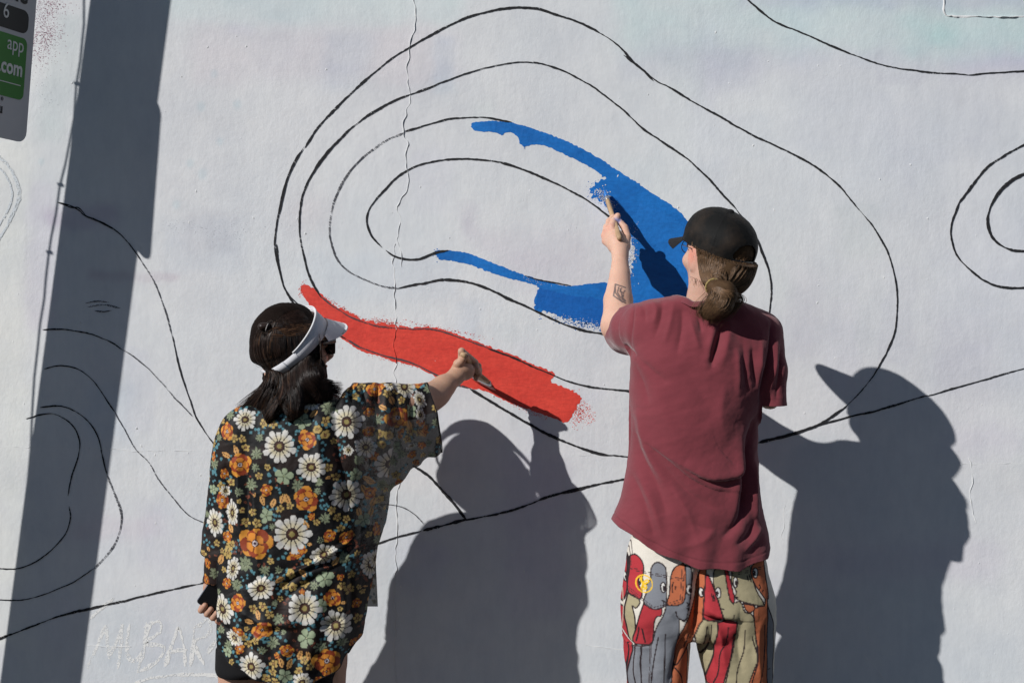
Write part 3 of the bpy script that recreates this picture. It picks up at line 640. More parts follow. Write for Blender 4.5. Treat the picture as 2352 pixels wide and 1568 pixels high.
def f_arm(p):
    d_ = chain(p, [sh, elb], [.050, .044], .01); d_ = smin(d_, chain(p, [elb, P(1420, 690, .33), P(1424, 630, .245), wr], [.042, .0385, .0270, .0205]), .015)
    d_ = smin(d_, ell(p, H(1505, 591, .168), [.026, .017, .035]), .014)
    d_ = smin(d_, chain(p, [wr, H(1512, 600, .175)], [.0205, .022]), .012)
    for q in (idxk, midk, rngk, pnk): d_ = smin(d_, chain(p, [H(1507, 606, .178), q], [.0150, .0112]), .008)
    d_ = smin(d_, chain(p, [H(1514, 614, .188), H(1526, 602, .172)], [.018, .015]), .010)
    for pts, rad in fing: d_ = smin(d_, chain(p, pts, rad, .002), .0032)
    return d_
lo = np.min([sh, elb, wr, midk, brush_tip], 0)-.075; hi = np.max([sh, elb, wr, midk, H(1530, 530, .1)], 0)+.06; hi[1] = min(hi[1], -.05)
va = surf(f_arm, lo, hi, .0048, 1)
ca_ = skin_cols(va[0], (.66, .40, .295), 8)
for q in (idxk, midk, rngk, pnk): e = np.exp(-(np.linalg.norm(va[0]-q, axis=1)/.013)**2)[:, None]; ca_ = ca_*(1-e*np.array([-.02, .16, .14]))
for pts, rad in fing[:3]+[fing[4]]:
    e = (np.exp(-(np.linalg.norm(va[0]-pts[-1], axis=1)/.011)**4)*(n3(va[0], .008, 4)+.62))[:, None]; e = np.clip(e*1.3, 0, 1); ca_ = ca_*(1-e)+np.array([.09, .22, .58])*e
# tattoo on the forearm
qx, qy = back_px(va[0], .33); qx, qy = (qx*1.0), qy
TAT = [[(1411, 653), (1405, 680), (1421, 692)], [(1411, 653), (1434, 661)], [(1411, 653), (1409, 672), (1424, 695)], [(1418, 660), (1414, 672), (1420, 684), (1428, 681)], [(1424, 662), (1420, 670), (1427, 674), (1432, 668)], [(1428, 676), (1424, 684), (1432, 692)], [(1420, 692), (1432, 697)], [(1421, 665), (1426, 690)]]
tm = np.zeros(len(va[0])); selb = (qx > 1395) & (qx < 1442) & (qy > 640) & (qy < 705) & (va[0][:, 1] < -.27)
kx = np.clip(K(.33)/K(.36), 0, 2)
for s_ in TAT:
    r_, _, _ = polydist(qx[selb], qy[selb], np.array(s_, float)+[2, 0]); tm[selb] = np.maximum(tm[selb], np.clip(1.5-r_/1.5, 0, 1))
r_, _, _ = polydist(qx[selb], qy[selb], [(1426, 684), (1430, 692)]); tm[selb] = np.maximum(tm[selb], np.clip(1.6-r_/3.5, 0, 1)*.8)
ca_ = ca_*(1-tm[:, None]*.85)+np.array([.035, .045, .06])*tm[:, None]*.85
# torso, other arm and legs (under the clothes)
shr = P(1752, 775, .635); elr = P(1768, 915, .625); wrr = P(1690, 900, .38)
MT = rows_px([(700, 1600, 1650, .05), (735, 1480, 1745, .075), (800, 1475, 1745, .095), (950, 1480, 1715, .095), (1120, 1480, 1705, .085), (1290, 1460, 1740, .10)], None)
lh, lk, lf = P(1520, 1400, .545), P(1508, 1740, .52), np.array([P(1500, 2090, .54)[0], -.45, .09])
rh, rk, rf = P(1690, 1400, .545), P(1700, 1740, .52), np.array([P(1712, 2090, .54)[0], -.45, .09])
def foot(p, a, yaw, L_=.26):
    dv = np.array([math.sin(yaw), math.cos(yaw), 0]); return smin(chain(p, [a+[0, 0, .02], a+[0, 0, -.03]], [.046, .043]), chain(p, [a-dv*.05+[0, 0, -.045], a+dv*.07+[0, 0, -.045], a+dv*(L_-.10)+[0, 0, -.055]], [.040, .042, .030]), .03)
def f_under(p):
    d_ = loft(p, MT, 2.2, .02); d_ = smin(d_, chain(p, [shr, elr, wrr], [.038, .026, .022]), .02); d_ = smin(d_, ell(p, wrr+[-.03, .05, .0], [.03, .05, .022]), .02)
    for a_, b_, c_ in ((lh, lk, lf), (rh, rk, rf)): d_ = smin(d_, chain(p, [a_, b_, c_], [.082, .052, .036]), .03)
    return smin(d_, np.minimum(foot(p, lf, -.25), foot(p, rf, .2)), .01)
v3 = surf(f_under, [P(1380, 1, .6)[0], -.74, .0], [P(1860, 1, .6)[0], -.12, 1.50], .016, 0)
V, F, C = merge([(v1[0], v1[1], c1), (va[0], va[1], ca_), (v3[0], v3[1], np.array([SK]))])
mesh('body', V, F, skin_m, man, cols=C)
s_ = PN(1680, 727, .60); y = onto(f_head, np.array([s_[0]]), np.array([s_[2]]), -.85, -.3, .001, [s_[1]])[0]
v, f = tube([[s_[0], y-.001, s_[2]+.0012], [s_[0], y-.0018, s_[2]], [s_[0], y-.001, s_[2]-.0012]], [.0008, .0017, .0008], 8); mesh('mole', v, f, plain('mole_skin', (.13, .05, .03), .6), man)

# ---- T-shirt
TR = rows_px([(676, 1560, 1668, .062, .655), (690, 1490, 1700, .074, .652), (702, 1452, 1728, .083, .646), (718, 1446, 1762, .092, .638), (745, 1446, 1788, .104), (790, 1448, 1794, .116), (830, 1448, 1786, .122), (880, 1447, 1768, .126), (920, 1446, 1750, .127),
              (960, 1445, 1740, .126), (1040, 1446, 1738, .122), (1100, 1437, 1742, .120), (1150, 1424, 1746, .122), (1190, 1404, 1753, .128), (1230, 1398, 1763, .134), (1290, 1394, 1776, .140), (1340, 1394, 1778, .140)], None)
s0, s1, s2 = P(1497, 752, .615), P(1462, 757, .50), P(1441, 757, .375)
r0, r1, r2 = P(1745, 770, .640), P(1771, 850, .660), P(1774, 945, .640)
def f_tee(p):
    d_ = loft(p, TR, 2.12, .03)
    d_ = smin(d_, chain(p, [s0, s1, s2], [.064, .0635, .0640], .02), .030)
    d_ = smin(d_, chain(p, [r0, r1, r2], [.052, .036, .036], .02), .020)
    return d_
V, F = surf(f_tee, [P(1370, 1, .6)[0], -.72, P(1, 1345, .6)[2]], [P(1830, 1, .6)[0], -.28, P(1, 665, .6)[2]], .0056, 1)
HEM = np.array([(1380, 1172), (1403, 1190), (1420, 1206), (1480, 1246), (1560, 1281), (1600, 1291), (1640, 1297), (1690, 1297), (1740, 1284), (1757, 1278), (1772, 1256), (1800, 1240)], float)
def hemc(p):
    x, z = back_px(p, .63); return (z-np.interp(x, HEM[:, 0], HEM[:, 1])+3*np.sin(x*.07))*K(.63)
V, F = cut(V, F, hemc)
nA = (s2-s1)/np.linalg.norm(s2-s1); V, F = cut(V, F, lambda p: np.minimum((p-(s2+nA*.006))@nA, .09-np.linalg.norm(p-s2, axis=1)))
nR = np.array([.0, .05, -.99]); nR /= np.linalg.norm(nR); rr = P(1774, 930, .645); V, F = cut(V, F, lambda p: np.minimum(np.minimum((p-rr)@nR, .075-np.linalg.norm(p-rr, axis=1)), p[:, 0]-P(1747, 1, .645)[0]))
nc = P(1624, 694, .65); nN = np.array([-.16, .05, 1.0]); nN /= np.linalg.norm(nN)
colc = lambda p: np.minimum((p-P(1622, 700, .70))@np.array([-.10, .30, .95]), .090-np.linalg.norm((p-nc)*[1, 1, .8], axis=1))
V, F = cut(V, F, colc)
qx, qy = back_px(V, .70); front = V[:, 1] > -.485
FT = [([(1653, 745), (1645, 775), (1634, 810), (1627, 842)], 13, 8, 'g'), ([(1672, 735), (1662, 790), (1648, 840)], 7, 14, 'r'), ([(1636, 740), (1626, 790), (1618, 830)], 5, 10, 'r'),
      ([(1534, 1096), (1590, 1120), (1640, 1142), (1690, 1152), (1720, 1092+52), (1728, 1115)], 0, 10, 'g'),
      ([(1720, 1040), (1705, 1085), (1670, 1100), (1620, 1098), (1565, 1068)], 15, 13, 's'),
      ([(1690, 1128), (1640, 1122), (1585, 1095), (1530, 1050), (1478, 1010)], 7, 14, 's'), ([(1640, 1170), (1580, 1130), (1530, 1080), (1500, 1045)], 6, 10, 'g'),
      ([(1448, 930), (1462, 1010), (1480, 1060), (1510, 1120), (1530, 1180)], 8, 13, 'g'), ([(1462, 940), (1478, 1010), (1498, 1060), (1530, 1110)], 6, 10, 'r'), ([(1470, 1090), (1500, 1160), (1520, 1230)], 5, 10, 'r'), ([(1455, 1090), (1482, 1160), (1500, 1230)], 5, 9, 'g'),
      ([(1540, 1110), (1580, 1180), (1600, 1240)], 4, 12, 'r'), ([(1736, 960), (1722, 1020), (1716, 1090), (1714, 1180)], 14, 12, 'g'), ([(1700, 1000), (1696, 1100), (1688, 1180)], 8, 16, 'r'), ([(1742, 1060), (1738, 1140), (1745, 1220)], 8, 9, 'r'),
      ([(1660, 1230), (1690, 1205), (1710, 1165), (1712, 1120)], 10, 10, 'g'), ([(1690, 1250), (1725, 1225), (1742, 1190)], 6, 8, 'g'), ([(1710, 1265), (1735, 1240), (1752, 1215)], 5, 7, 'r'),
      ([(1745, 790), (1740, 850), (1738, 905)], 6, 8, 'r'), ([(1772, 745), (1768, 800), (1758, 860), (1748, 915)], 9, 6, 'g'), ([(1722, 800), (1728, 850), (1738, 890)], 8, 8, 'g'), ([(1700, 790), (1705, 850), (1712, 900)], 5, 9, 'g'), ([(1686, 800), (1690, 860), (1690, 910)], 4, 9, 'r'),
      ([(1785, 780), (1780, 850), (1765, 910)], 4, 6, 'r'), ([(1792, 800), (1790, 860), (1786, 920)], 4, 5, 'g'),
      ([(1476, 692), (1480, 715), (1482, 740)], 4, 6, 'g'), ([(1500, 692), (1508, 715), (1500, 745)], 4, 7, 'r'), ([(1520, 692), (1516, 730), (1500, 775)], 4, 7, 'g'), ([(1545, 700), (1536, 745), (1522, 790)], 4, 8, 'r'), ([(1562, 710), (1562, 750), (1550, 810)], 5, 8, 'g'),
      ([(1582, 735), (1590, 770), (1600, 800)], 5, 8, 'r'), ([(1598, 728), (1603, 745), (1605, 765)], 5, 5, 'g'), ([(1614, 728), (1614, 742)], 5, 4, 'g'), ([(1460, 700), (1455, 740), (1452, 790), (1460, 820)], 3, 4, 'g'),
      ([(1410, 735), (1416, 770), (1420, 805)], 3, 6, 'g'), ([(1432, 725), (1434, 765), (1436, 800)], 3, 6, 'r'), ([(1440, 790), (1450, 806), (1462, 818)], 7, 5, 'g'), ([(1428, 800), (1440, 812), (1450, 822)], 4, 5, 'g'), ([(1460, 835), (1475, 880), (1490, 930)], 4, 9, 'g'), ([(1470, 825), (1500, 855), (1530, 880)], 4, 8, 'g'),
      ([(1560, 830), (1600, 900), (1640, 960)], 3, 22, 'g'), ([(1500, 860), (1520, 940), (1560, 1010)], 3, 20, 'r'), ([(1660, 880), (1650, 950), (1665, 1010)], 4, 18, 'r'), ([(1640, 1210), (1610, 1240), (1560, 1255)], 3, 10, 'r'), ([(1566, 1180), (1600, 1205), (1640, 1215)], 3, 8, 'g')]
dsp = folds(qx, qy, FT)*np.where(front, .0, 1)+n3(V, .10, 31)*.010+n3(V, .03, 35)*.0045+n3(V*[1, 1, .6], .012, 36)*.0012-.0016*np.exp(-(n3(V*[1, 1, .55]+V[:, [2, 0, 0]]*[.3, 0, 0], .16, 37)/.022)**2)*np.clip(n3(V, .2, 38)*5, 0, 1)
x_, z_ = back_px(V, .63); hd = np.interp(x_, HEM[:, 0], HEM[:, 1])-z_
dsp += -.0012*np.exp(-((hd-17)/2.0)**2)+np.sin(qx*.085+qy*.012)*.004*np.clip((qy-1150)/120, 0, 1)
V = displace(f_tee, V, dsp); del g
tc = np.array([.205, .042, .054])*np.ones((len(V), 1)); tc = tc*(1+n3(V, .05, 50)[:, None]*.22+n3(V, .008, 51)[:, None]*.16); tc = tc*(1-.28*np.exp(-((hd-17)/1.3)**2)[:, None])
r_, _, _ = polydist(qx, qy, [(1462, 690), (1455, 730), (1456, 780), (1462, 826)]); tc *= (1-.2*np.exp(-(r_/1.2)**2)*(V[:, 1] < -.485))[:, None]
r_, _, _ = polydist(qx, qy, [(1768, 735), (1772, 790), (1762, 850), (1750, 905)]); tc *= (1-.22*np.exp(-(r_/1.2)**2)*(V[:, 1] < -.485))[:, None]
sl_ = (V-rr)@nR; tc *= (1-.25*np.exp(-((sl_+.018)/.0012)**2)*(V[:, 0] > P(1745, 1, .6)[0]))[:, None]
tee = mesh('tshirt', V, F, jersey, man, cols=tc); tee['label'] = 'maroon short sleeved T-shirt'
md = tee.modifiers.new('thickness', 'SOLIDIFY'); md.thickness = .0018; md.offset = 0
# ribbed collar: a band following the cut edge
def boundary(V, F):
    n = len(V); E = np.vstack([F[:, [i, (i+1) % 4]] for i in range(4)]); S = np.sort(E, 1); _, i, c = np.unique(S[:, 0].astype(np.int64)*n+S[:, 1], return_index=True, return_counts=True); B = S[i[c == 1]]
    adj = {}
    for a, b_ in B: adj.setdefault(a, []).append(b_); adj.setdefault(b_, []).append(a)
    loops, seen = [], set()
    for s in adj:
        if s in seen: continue
        lp, cur, prev = [s], s, None; seen.add(s)
        while True:
            nx_ = [q for q in adj[cur] if q != prev and q not in seen]
            if not nx_: break
            prev, cur = cur, nx_[0]; seen.add(cur); lp.append(cur)
        loops.append(lp)
    return [l for l in loops if len(l) > 25]
def sm_loop(p, it=6):
    for _ in range(it): p = (np.roll(p, 1, 0)+p*2+np.roll(p, -1, 0))/4
    return p
for lp in boundary(V, F):
    q = V[lp]; 
    if np.linalg.norm(q.mean(0)-nc) < .09:
        q = sm_loop(q, 8); ce = q.mean(0); up = np.array([0, 0, 1.]); VV = []
        prof = [(0.004, -.016, .0015), (.0035, -.008, .0035), (.002, .000, .0035), (.0, .003, .001), (-.002, .001, -.001), (-.001, -.012, -.001)]
        for o_, h_, t_ in prof:
            rad = q-ce; rad[:, 2] = 0; rad /= np.linalg.norm(rad, axis=1)[:, None]; VV.append(q+rad*(o_-h_*.75)+up*h_*.75)
        m_ = len(q); VV = np.vstack(VV); a_ = np.arange(m_); FF = np.vstack([np.column_stack([i*m_+a_, i*m_+(a_+1) % m_, (i+1)*m_+(a_+1) % m_, (i+1)*m_+a_]) for i in range(5)])
        cl = mesh('collar', VV, FF, jersey, tee, cols=np.array([[.195, .043, .055]])*np.ones((len(VV), 1)))

# ---- trousers
def pip(x, y, poly):
    p = np.array(poly, float); r_ = np.zeros(len(x), bool); j = len(p)-1
    for i in range(len(p)):
        if p[i, 1] != p[j, 1]: r_ ^= ((p[i, 1] > y) != (p[j, 1] > y)) & (x < (p[j, 0]-p[i, 0])*(y-p[i, 1])/(p[j, 1]-p[i, 1])+p[i, 0])
        j = i
    return r_
TRO = rows_px([(1215, 1458, 1740, .098), (1260, 1442, 1752, .106), (1320, 1434, 1764, .120), (1400, 1432, 1773, .130), (1440, 1432, 1776, .122), (1462, 1434, 1776, .10)], None)
ll = rows_px([(1420, 1433, 1590, .11), (1480, 1433, 1584, .112), (1568, 1440, 1577, .104), (1740, 1446, 1572, .092), (2000, 1448, 1565, .088), (2092, 1445, 1570, .09)], None)
rl = rows_px([(1420, 1600, 1776, .11), (1480, 1600, 1777, .112), (1520, 1610, 1776, .108), (1568, 1622, 1772, .104), (1740, 1640, 1768, .092), (2000, 1652, 1768, .088), (2092, 1650, 1772, .09)], None)
def f_tro(p):
    d_ = loft(p, TRO, 2.5, .02); l_ = np.minimum(loft(p, ll, 2.3, .01), loft(p, rl, 2.3, .01)); d_ = smin(d_, l_, .010)
    for cx in (1512, 1694): d_ = smin(d_, ell(p, P(cx, 1392, .598), [.084, .088, .080]), .035)     # seat
    return d_
zt, zm, zb = P(1, 1228, .6)[2], P(1, 1600, .6)[2], .03
Va, Fa = surf(f_tro, [P(1415, 1, .6)[0], -.72, zm-.004], [P(1795, 1, .6)[0], -.26, zt+.02], .0048, 1)
Vb, Fb = surf(f_tro, [P(1415, 1, .6)[0], -.72, .0], [P(1795, 1, .6)[0], -.26, zm+.012], .012, 0)
Va, Fa = cut(Va, Fa, lambda p: p[:, 2]-zt); Va, Fa = cut(Va, Fa, lambda p: zm-p[:, 2]); Vb, Fb = cut(Vb, Fb, lambda p: p[:, 2]-zm); Vb, Fb = cut(Vb, Fb, lambda p: .035-p[:, 2])
V = np.vstack([Va, Vb]); F = np.vstack([Fa, Fb+len(Va)])
qx, qy = back_px(V, .655); zx, zy = (qx*1.06293-1450)*3.032, (qy*1.06293-1150)*3.032      # units the print was traced in
FTR = [([(1602, 1290), (1598, 1350), (1594, 1400), (1588, 1450), (1592, 1470)], 24, 11, 'g'), ([(1612, 1395), (1640, 1412), (1675, 1418)], 9, 6, 'g'), ([(1690, 1416), (1640, 1412), (1602, 1398)], 14, 9, 's'), ([(1572, 1440), (1560, 1480), (1545, 1530), (1535, 1570)], 6, 10, 'g'), ([(1640, 1430), (1655, 1470), (1665, 1530)], 5, 9, 'r'), ([(1625, 1430), (1628, 1480), (1640, 1540)], 5, 8, 'g'),
       ([(1700, 1410), (1690, 1470), (1700, 1540)], 5, 12, 'g'), ([(1500, 1420), (1490, 1480), (1500, 1560)], 4, 14, 'g'), ([(1455, 1450), (1465, 1500), (1460, 1560)], 4, 9, 'r'), ([(1740, 1430), (1735, 1500), (1745, 1560)], 4, 9, 'r'), ([(1540, 1400), (1560, 1420), (1578, 1425)], 3, 7, 'g'), ([(1432, 1466), (1450, 1478), (1490, 1480)], 3, 2, 's')]
V = displace(f_tro, V, folds(qx, qy, FTR)*1.3*(V[:, 1] < -.44)+n3(V, .06, 61)*.008+n3(V, .02, 64)*.0025)
pc = np.ones((len(V), 3))*np.array([.70, .655, .58])
RD, GY, TN, OR, BK, WH = (.42, .040, .050), (.215, .225, .25), (.38, .33, .205), (.50, .150, .070), (.030, .020, .022), (.72, .70, .66)
ow = 4.5
def pshape(poly, c, outline=True):
    p = smooth_line(list(poly)+[poly[0]], 14)[:-1]; lo, hi = p.min(0)-8, p.max(0)+8; m = (zx > lo[0]) & (zx < hi[0]) & (zy > lo[1]) & (zy < hi[1]); i = np.where(m)[0]
    if not len(i): return
    pc[i[pip(zx[i], zy[i], p)]] = c
    if outline: pline(list(p)+[p[0]], ow)
def pline(pts, wd, c=BK, sm=False):
    p = smooth_line(pts, 14) if sm else np.array(pts, float); lo, hi = p.min(0)-9, p.max(0)+9; m = (zx > lo[0]) & (zx < hi[0]) & (zy > lo[1]) & (zy < hi[1]); i = np.where(m)[0]
    if not len(i): return
    r_, _, _ = polydist(zx[i], zy[i], p); a_ = np.clip(1.3-r_/wd, 0, 1)[:, None]; a_ = np.clip(a_*2.2, 0, 1); pc[i] = pc[i]*(1-a_)+np.array(c)*a_
B_ = 1568
pshape([(890, 1095), (1030, 1090), (1035, 1200), (1010, 1350), (960, B_), (830, B_), (880, 1300)], RD); pshape([(750, 1070), (890, 1085), (872, 1300), (830, B_+30), (800, 1400), (740, 1240)], TN)
pshape([(590, 1430), (690, 1300), (685, B_+40), (540, B_+40)], OR); pshape([(225, 1200), (290, 1265), (300, 1400), (270, B_+40), (240, B_+40), (222, 1300)], RD)
pshape([(228, 600), (245, 585), (262, 640), (258, 740), (250, 800), (255, 860), (235, 940), (205, 960), (200, 700)], RD)
pshape([(190, 1010), (232, 1010), (250, 1100), (262, 1230), (230, 1200), (190, 1180)], RD)
pshape([(255, 905), (330, 935), (325, 975), (300, 1000), (280, 985), (300, 1090), (298, 1250), (268, 1230), (235, 1100), (232, 1010)], TN)
pshape([(360, 955), (430, 990), (485, 985), (485, 1030), (470, 1045), (445, 1050), (430, 1110), (412, 1255), (300, 1250), (322, 1080)], RD)
pshape([(520, 960), (600, 940), (650, 920), (655, 690), (690, 680), (712, 730), (705, 850), (690, 960), (665, 1070), (640, 1080), (618, 1070), (612, 1200), (590, 1400), (530, B_+40), (275, B_+40), (300, 1290), (410, 1265), (450, 1130), (500, 1030)], GY)
pshape([(545, 880), (552, 790), (565, 730), (590, 690), (628, 672), (662, 682), (650, 930), (530, 960)], OR)
pshape([(270, 700), (272, 645), (305, 618), (345, 645), (365, 695), (360, 760), (350, 800), (350, 900), (332, 930), (290, 910), (255, 880)], RD)
pshape([(415, 720), (430, 680), (465, 660), (505, 680), (525, 730), (520, 940), (500, 975), (430, 995), (360, 950), (385, 870), (380, 830), (410, 790)], GY)
pshape([(750, 800), (775, 710), (815, 700), (800, 900), (790, 1060), (760, 1130), (730, 1230), (690, 1300), (600, 1420), (612, 1220), (660, 1110), (700, 1010), (735, 900)], OR)
pshape([(812, 745), (832, 750), (870, 850), (900, 950), (930, 1060), (920, 1080), (850, 1080), (792, 1050), (800, 900)], RD)
pshape([(870, 720), (885, 698), (950, 700), (985, 925), (1060, 940), (1090, 1010), (1150, 1040), (1178, 1200), (1184, 1400), (1110, B_+40), (955, B_+40), (1015, 1300), (1040, 1100), (1010, 1070), (960, 1080), (930, 1040), (890, 900), (865, 800)], TN)
pshape([(948, 705), (972, 708), (1018, 925), (985, 928)], RD)
pshape([(1160, 690), (1255, 630), (1272, 720), (1288, 920), (1272, 990), (1276, B_+40), (1128, B_+40), (1190, 1370), (1180, 1200), (1160, 1050), (1165, 990), (1235, 975), (1255, 940), (1190, 840), (1150, 750)], OR)
pshape([(1005, 740), (1010, 695), (1140, 690), (1150, 745), (1190, 870), (1240, 960), (1230, 978), (1060, 932), (1020, 900), (1035, 870), (1003, 800)], TN)
pshape([(1080, 950), (1165, 972), (1160, 1000), (1130, 1015), (1100, 1000)], OR); pshape([(1275, 980), (1330, 1120), (1335, 1200), (1330, B_+40), (1280, B_+40)], GY)
def eye(x, y, w_, h_, s):
    t_ = np.linspace(0, 2*np.pi, 16, endpoint=False); pshape([(x+w_*math.cos(a_), y+h_*math.sin(a_)) for a_ in t_], WH); i = np.where((((zx-x-s*w_*.3)/(w_*.45))**2+((zy-y-h_*.1)/(h_*.5))**2) < 1)[0]; pc[i] = BK
for e_ in ((500, 838, 17, 36, 1), (688, 850, 21, 38, 1), (345, 815, 18, 34, -1), (898, 872, 20, 38, -1), (1030, 800, 17, 38, 1), (1188, 742, 22, 36, -1), (782, 872, 16, 34, 1), (246, 800, 10, 30, 1)): eye(*e_)
for l_ in ([(465, 1210), (430, 1400), (415, B_)], [(518, 1180), (512, 1400), (510, B_)], [(345, 1150), (358, 1200), (370, 1250)], [(325, 1140), (318, 1240)], [(975, 1130), (960, 1250), (925, 1350), (915, 1480), (890, B_)], [(1020, 1180), (1000, 1350), (965, B_)], [(1100, 1150), (1095, 1300), (1050, 1450), (1040, B_)], [(1155, 1200), (1190, 1380), (1150, B_)],
           [(1250, 1120), (1255, 1300), (1215, B_)], [(350, 1270), (345, 1400), (352, B_)], [(320, 1270), (300, 1400), (312, B_)], [(265, 1270), (258, 1400), (245, B_)], [(590, 1010), (600, 1050), (640, 1075), (670, 1060)], [(1010, 1030), (1003, 1050), (960, 1078), (930, 1060)], [(640, 1230), (620, 1300), (600, 1380)], [(685, 1200), (670, 1290)], [(600, 1440), (640, 1500), (655, B_)],
           [(850, 1110), (845, 1250), (800, 1380)], [(820, 1120), (800, 1300)], [(490, 930), (505, 935), (500, 950)], [(670, 945), (685, 955), (672, 968)], [(1215, 830), (1222, 850), (1208, 860)], [(575, 800), (565, 830), (568, 870)], [(590, 830), (588, 850)], [(850, 880), (862, 930)], [(865, 890), (872, 925)], [(1135, 750), (1150, 800)], [(1120, 760), (1128, 790)], [(670, 985), (682, 990)], [(495, 965), (508, 960)], [(1030, 905), (1042, 910)], [(920, 985), (935, 990)], [(1235, 880), (1242, 870)]): pline(l_, ow, sm=True)
ST = (.055, .035, .035)
for l_ in ([(265, 716), (535, 755), (655, 776)], [(265, 728), (535, 768), (655, 788)], [(255, 870), (430, 995), (635, 936), (660, 680)], [(262, 858), (430, 980), (622, 922), (640, 690)], [(945, 708), (985, 930), (1060, 938), (1228, 976), (1285, 905)], [(975, 742), (1275, 702)], [(978, 755), (1276, 716)], [(400, 1262), (402, B_)], [(412, 1262), (412, B_)], [(292, 1262), (412, 1264)], [(292, 1278), (412, 1282)], [(275, 520), (278, 700)], [(290, 530), (288, 620)], [(1280, 1455), (1330, 1462)]): pline(l_, 1.7, ST)
pline([(222, 1190), (262, 1240), (292, 1262)], 3, WH); pline([(238, 480), (230, 600), (226, 900), (222, 1190)], 2, (.5, .45, .35))
YL = (.80, .50, .03); t_ = np.linspace(0, 2*np.pi, 40); pline([(367+57*math.cos(a_), 820+60*math.sin(a_)) for a_ in t_], 4.2, YL)
for l_ in ([(340, 780), (348, 810), (362, 830)], [(352, 775), (350, 800), (372, 825)], [(370, 800), (345, 850), (365, 862), (385, 845), (372, 820)], [(360, 835), (375, 850)], [(352, 845), (378, 858)], [(365, 815), (392, 812), (398, 790)], [(388, 790), (400, 800)], [(378, 795), (384, 815)]): pline(l_, 4.0, YL, sm=True)
fr = V[:, 1] > -.41; pc[fr] = pc[fr]*.6+np.array([.30, .20, .15])*.4
pc *= (1+n3(V, .03, 70)[:, None]*.18)
tro = mesh('trousers', V, F, canvas, man, cols=pc); tro['label'] = 'cream trousers printed with outlined cartoon figures in red, grey, tan and orange'
for a_, yw in ((lf, -.25), (rf, .2)):
    v, f = surf(lambda p: smax(foot(p, a_, yw, .28)-.006, .018-p[:, 2], .004), a_+[-.14, -.14, -.11], a_+[.16, .27, .06], .008, 0); sh_ = mesh('shoe', v, f, shoe_m, man)
    v, f = surf(lambda p: smax(foot(p*[1, 1, 0]+[0, 0, a_[2]-.05], a_, yw, .29)-.008, np.abs(p[:, 2]-.012)-.011, .003), a_+[-.15, -.15, -.11], a_+[.17, .28, .0], .008, 0); mesh('sole', v, f, sole_m, sh_)

DM = DMH
# ---- hair: gathered at the nape, low tail
tie = PN(1741, 699, .69)
def f_hair(p):
    d_ = ell(p, LH(-.016, 0, .018), [.104, .084, .096], MH); d_ = smin(d_, ell(p, LH(-.050, -.006, -.040), [.062, .066, .062], MH), .03)
    d_ = smax(d_, (p-LH(.000, 0, 0))@MH[:, 0], .012); d_ = smin(d_, chain(p, [PN(1762, 668, .62), tie], [.040, .016]), .03)
    return d_
tail_pts = [tie, PN(1766, 716, .70), PN(1756, 740, .70), PN(1742, 766, .68)]
f_hair0 = f_hair; f_hair = hide(f_hair0)
def f_tail(p): return smin(smin(chain(p, tail_pts, [.016, .030, .030, .018], .012), ell(p, PN(1786, 724, .68), [.018, .022, .016]), .012), ell(p, PN(1726, 758, .675), [.016, .018, .022]), .012)
f_hr = lambda p: smin(f_hair(p), f_tail(p), .006)
V, F = surf(f_hr, tie+[-.13, -.11, -.10], tie+[.13, .22, .24], .006, 1)
qx, qy = back_px(V, .65); hcb = np.array([.118, .068, .036]); C = hcb*(.35+.7*(n3(V*[1, 1, .35], .006, 80)[:, None]+.45))
hairm = mesh('hair', V, F, hairb_m, man, cols=C); hairm['label'] = 'brown hair tied in a low ponytail'
r = np.random.default_rng(12); n = 3000; m = 14
# strands run from the head just under the cap to the tie, then down the tail
u = r.uniform(0, 1, n); sx = 1597+u*135+r.normal(0, 2, n); sy = 547+46*u+26*np.sin(np.pi*u)+r.uniform(-8, 26, n)
tx_, ty_ = 1744/1.06293+r.normal(0, 4.5, n), 703/1.06293+r.normal(0, 3.5, n); t = np.linspace(0, 1, m)[None]
bow = (u-.42)[:, None]; cx = sx[:, None]*(1-t)+tx_[:, None]*t+bow*np.sin(np.pi*t)**1.0*46; cy = sy[:, None]*(1-t**1.2)+ty_[:, None]*t**1.2+np.sin(np.pi*t)*(6+np.abs(bow)*20)
cx += (r.normal(0, 1.6, (n, 1)))*np.sin(np.pi*t*r.uniform(.6, 2, (n, 1))); k = K(.64); X = (cx-1176)*k; Z = HC-(cy-784)*k
Y = onto(f_hair, X.ravel(), Z.ravel(), -.75, -.42, .0005, np.full(X.size, -dm(.60))).reshape(X.shape); ok = ~np.isnan(Y).any(1); Cn = np.stack([X, Y-r.uniform(.0002, .0022, (n, 1)), Z], -1)[ok]
v, f = strands(Cn, r.uniform(.0003, .0008, len(Cn))); cs = np.repeat(hcb*(r.uniform(.45, 1.9, (len(Cn), 1))), m*3, 0)
n2_ = 1500; m2 = 12; t = np.linspace(0, 1, m2)[None]; s_ = r.normal(0, 1, n2_)[:, None]; e_ = r.normal(0, 1, n2_)[:, None]
cx = (1744+24*np.sin(np.pi*np.clip(t*1.1, 0, 1))-6*t+s_*(4+16*np.sin(np.pi*t*.8)))/1.06293+np.sin(t*7+e_)*2.2; cy = (705+e_*2+t*(66+7*np.abs(e_))-np.sin(np.pi*t)*8*np.abs(s_)*.4)/1.06293
k = K(.68); X = (cx-1176)*k; Z = HC-(cy-784)*k; Y = onto(f_tail, X.ravel(), Z.ravel(), -.77, -.52, .0008, np.full(X.size, np.nan)).reshape(X.shape); dfl = -dm(.68)-.012*np.sin(np.pi*t)+0*X
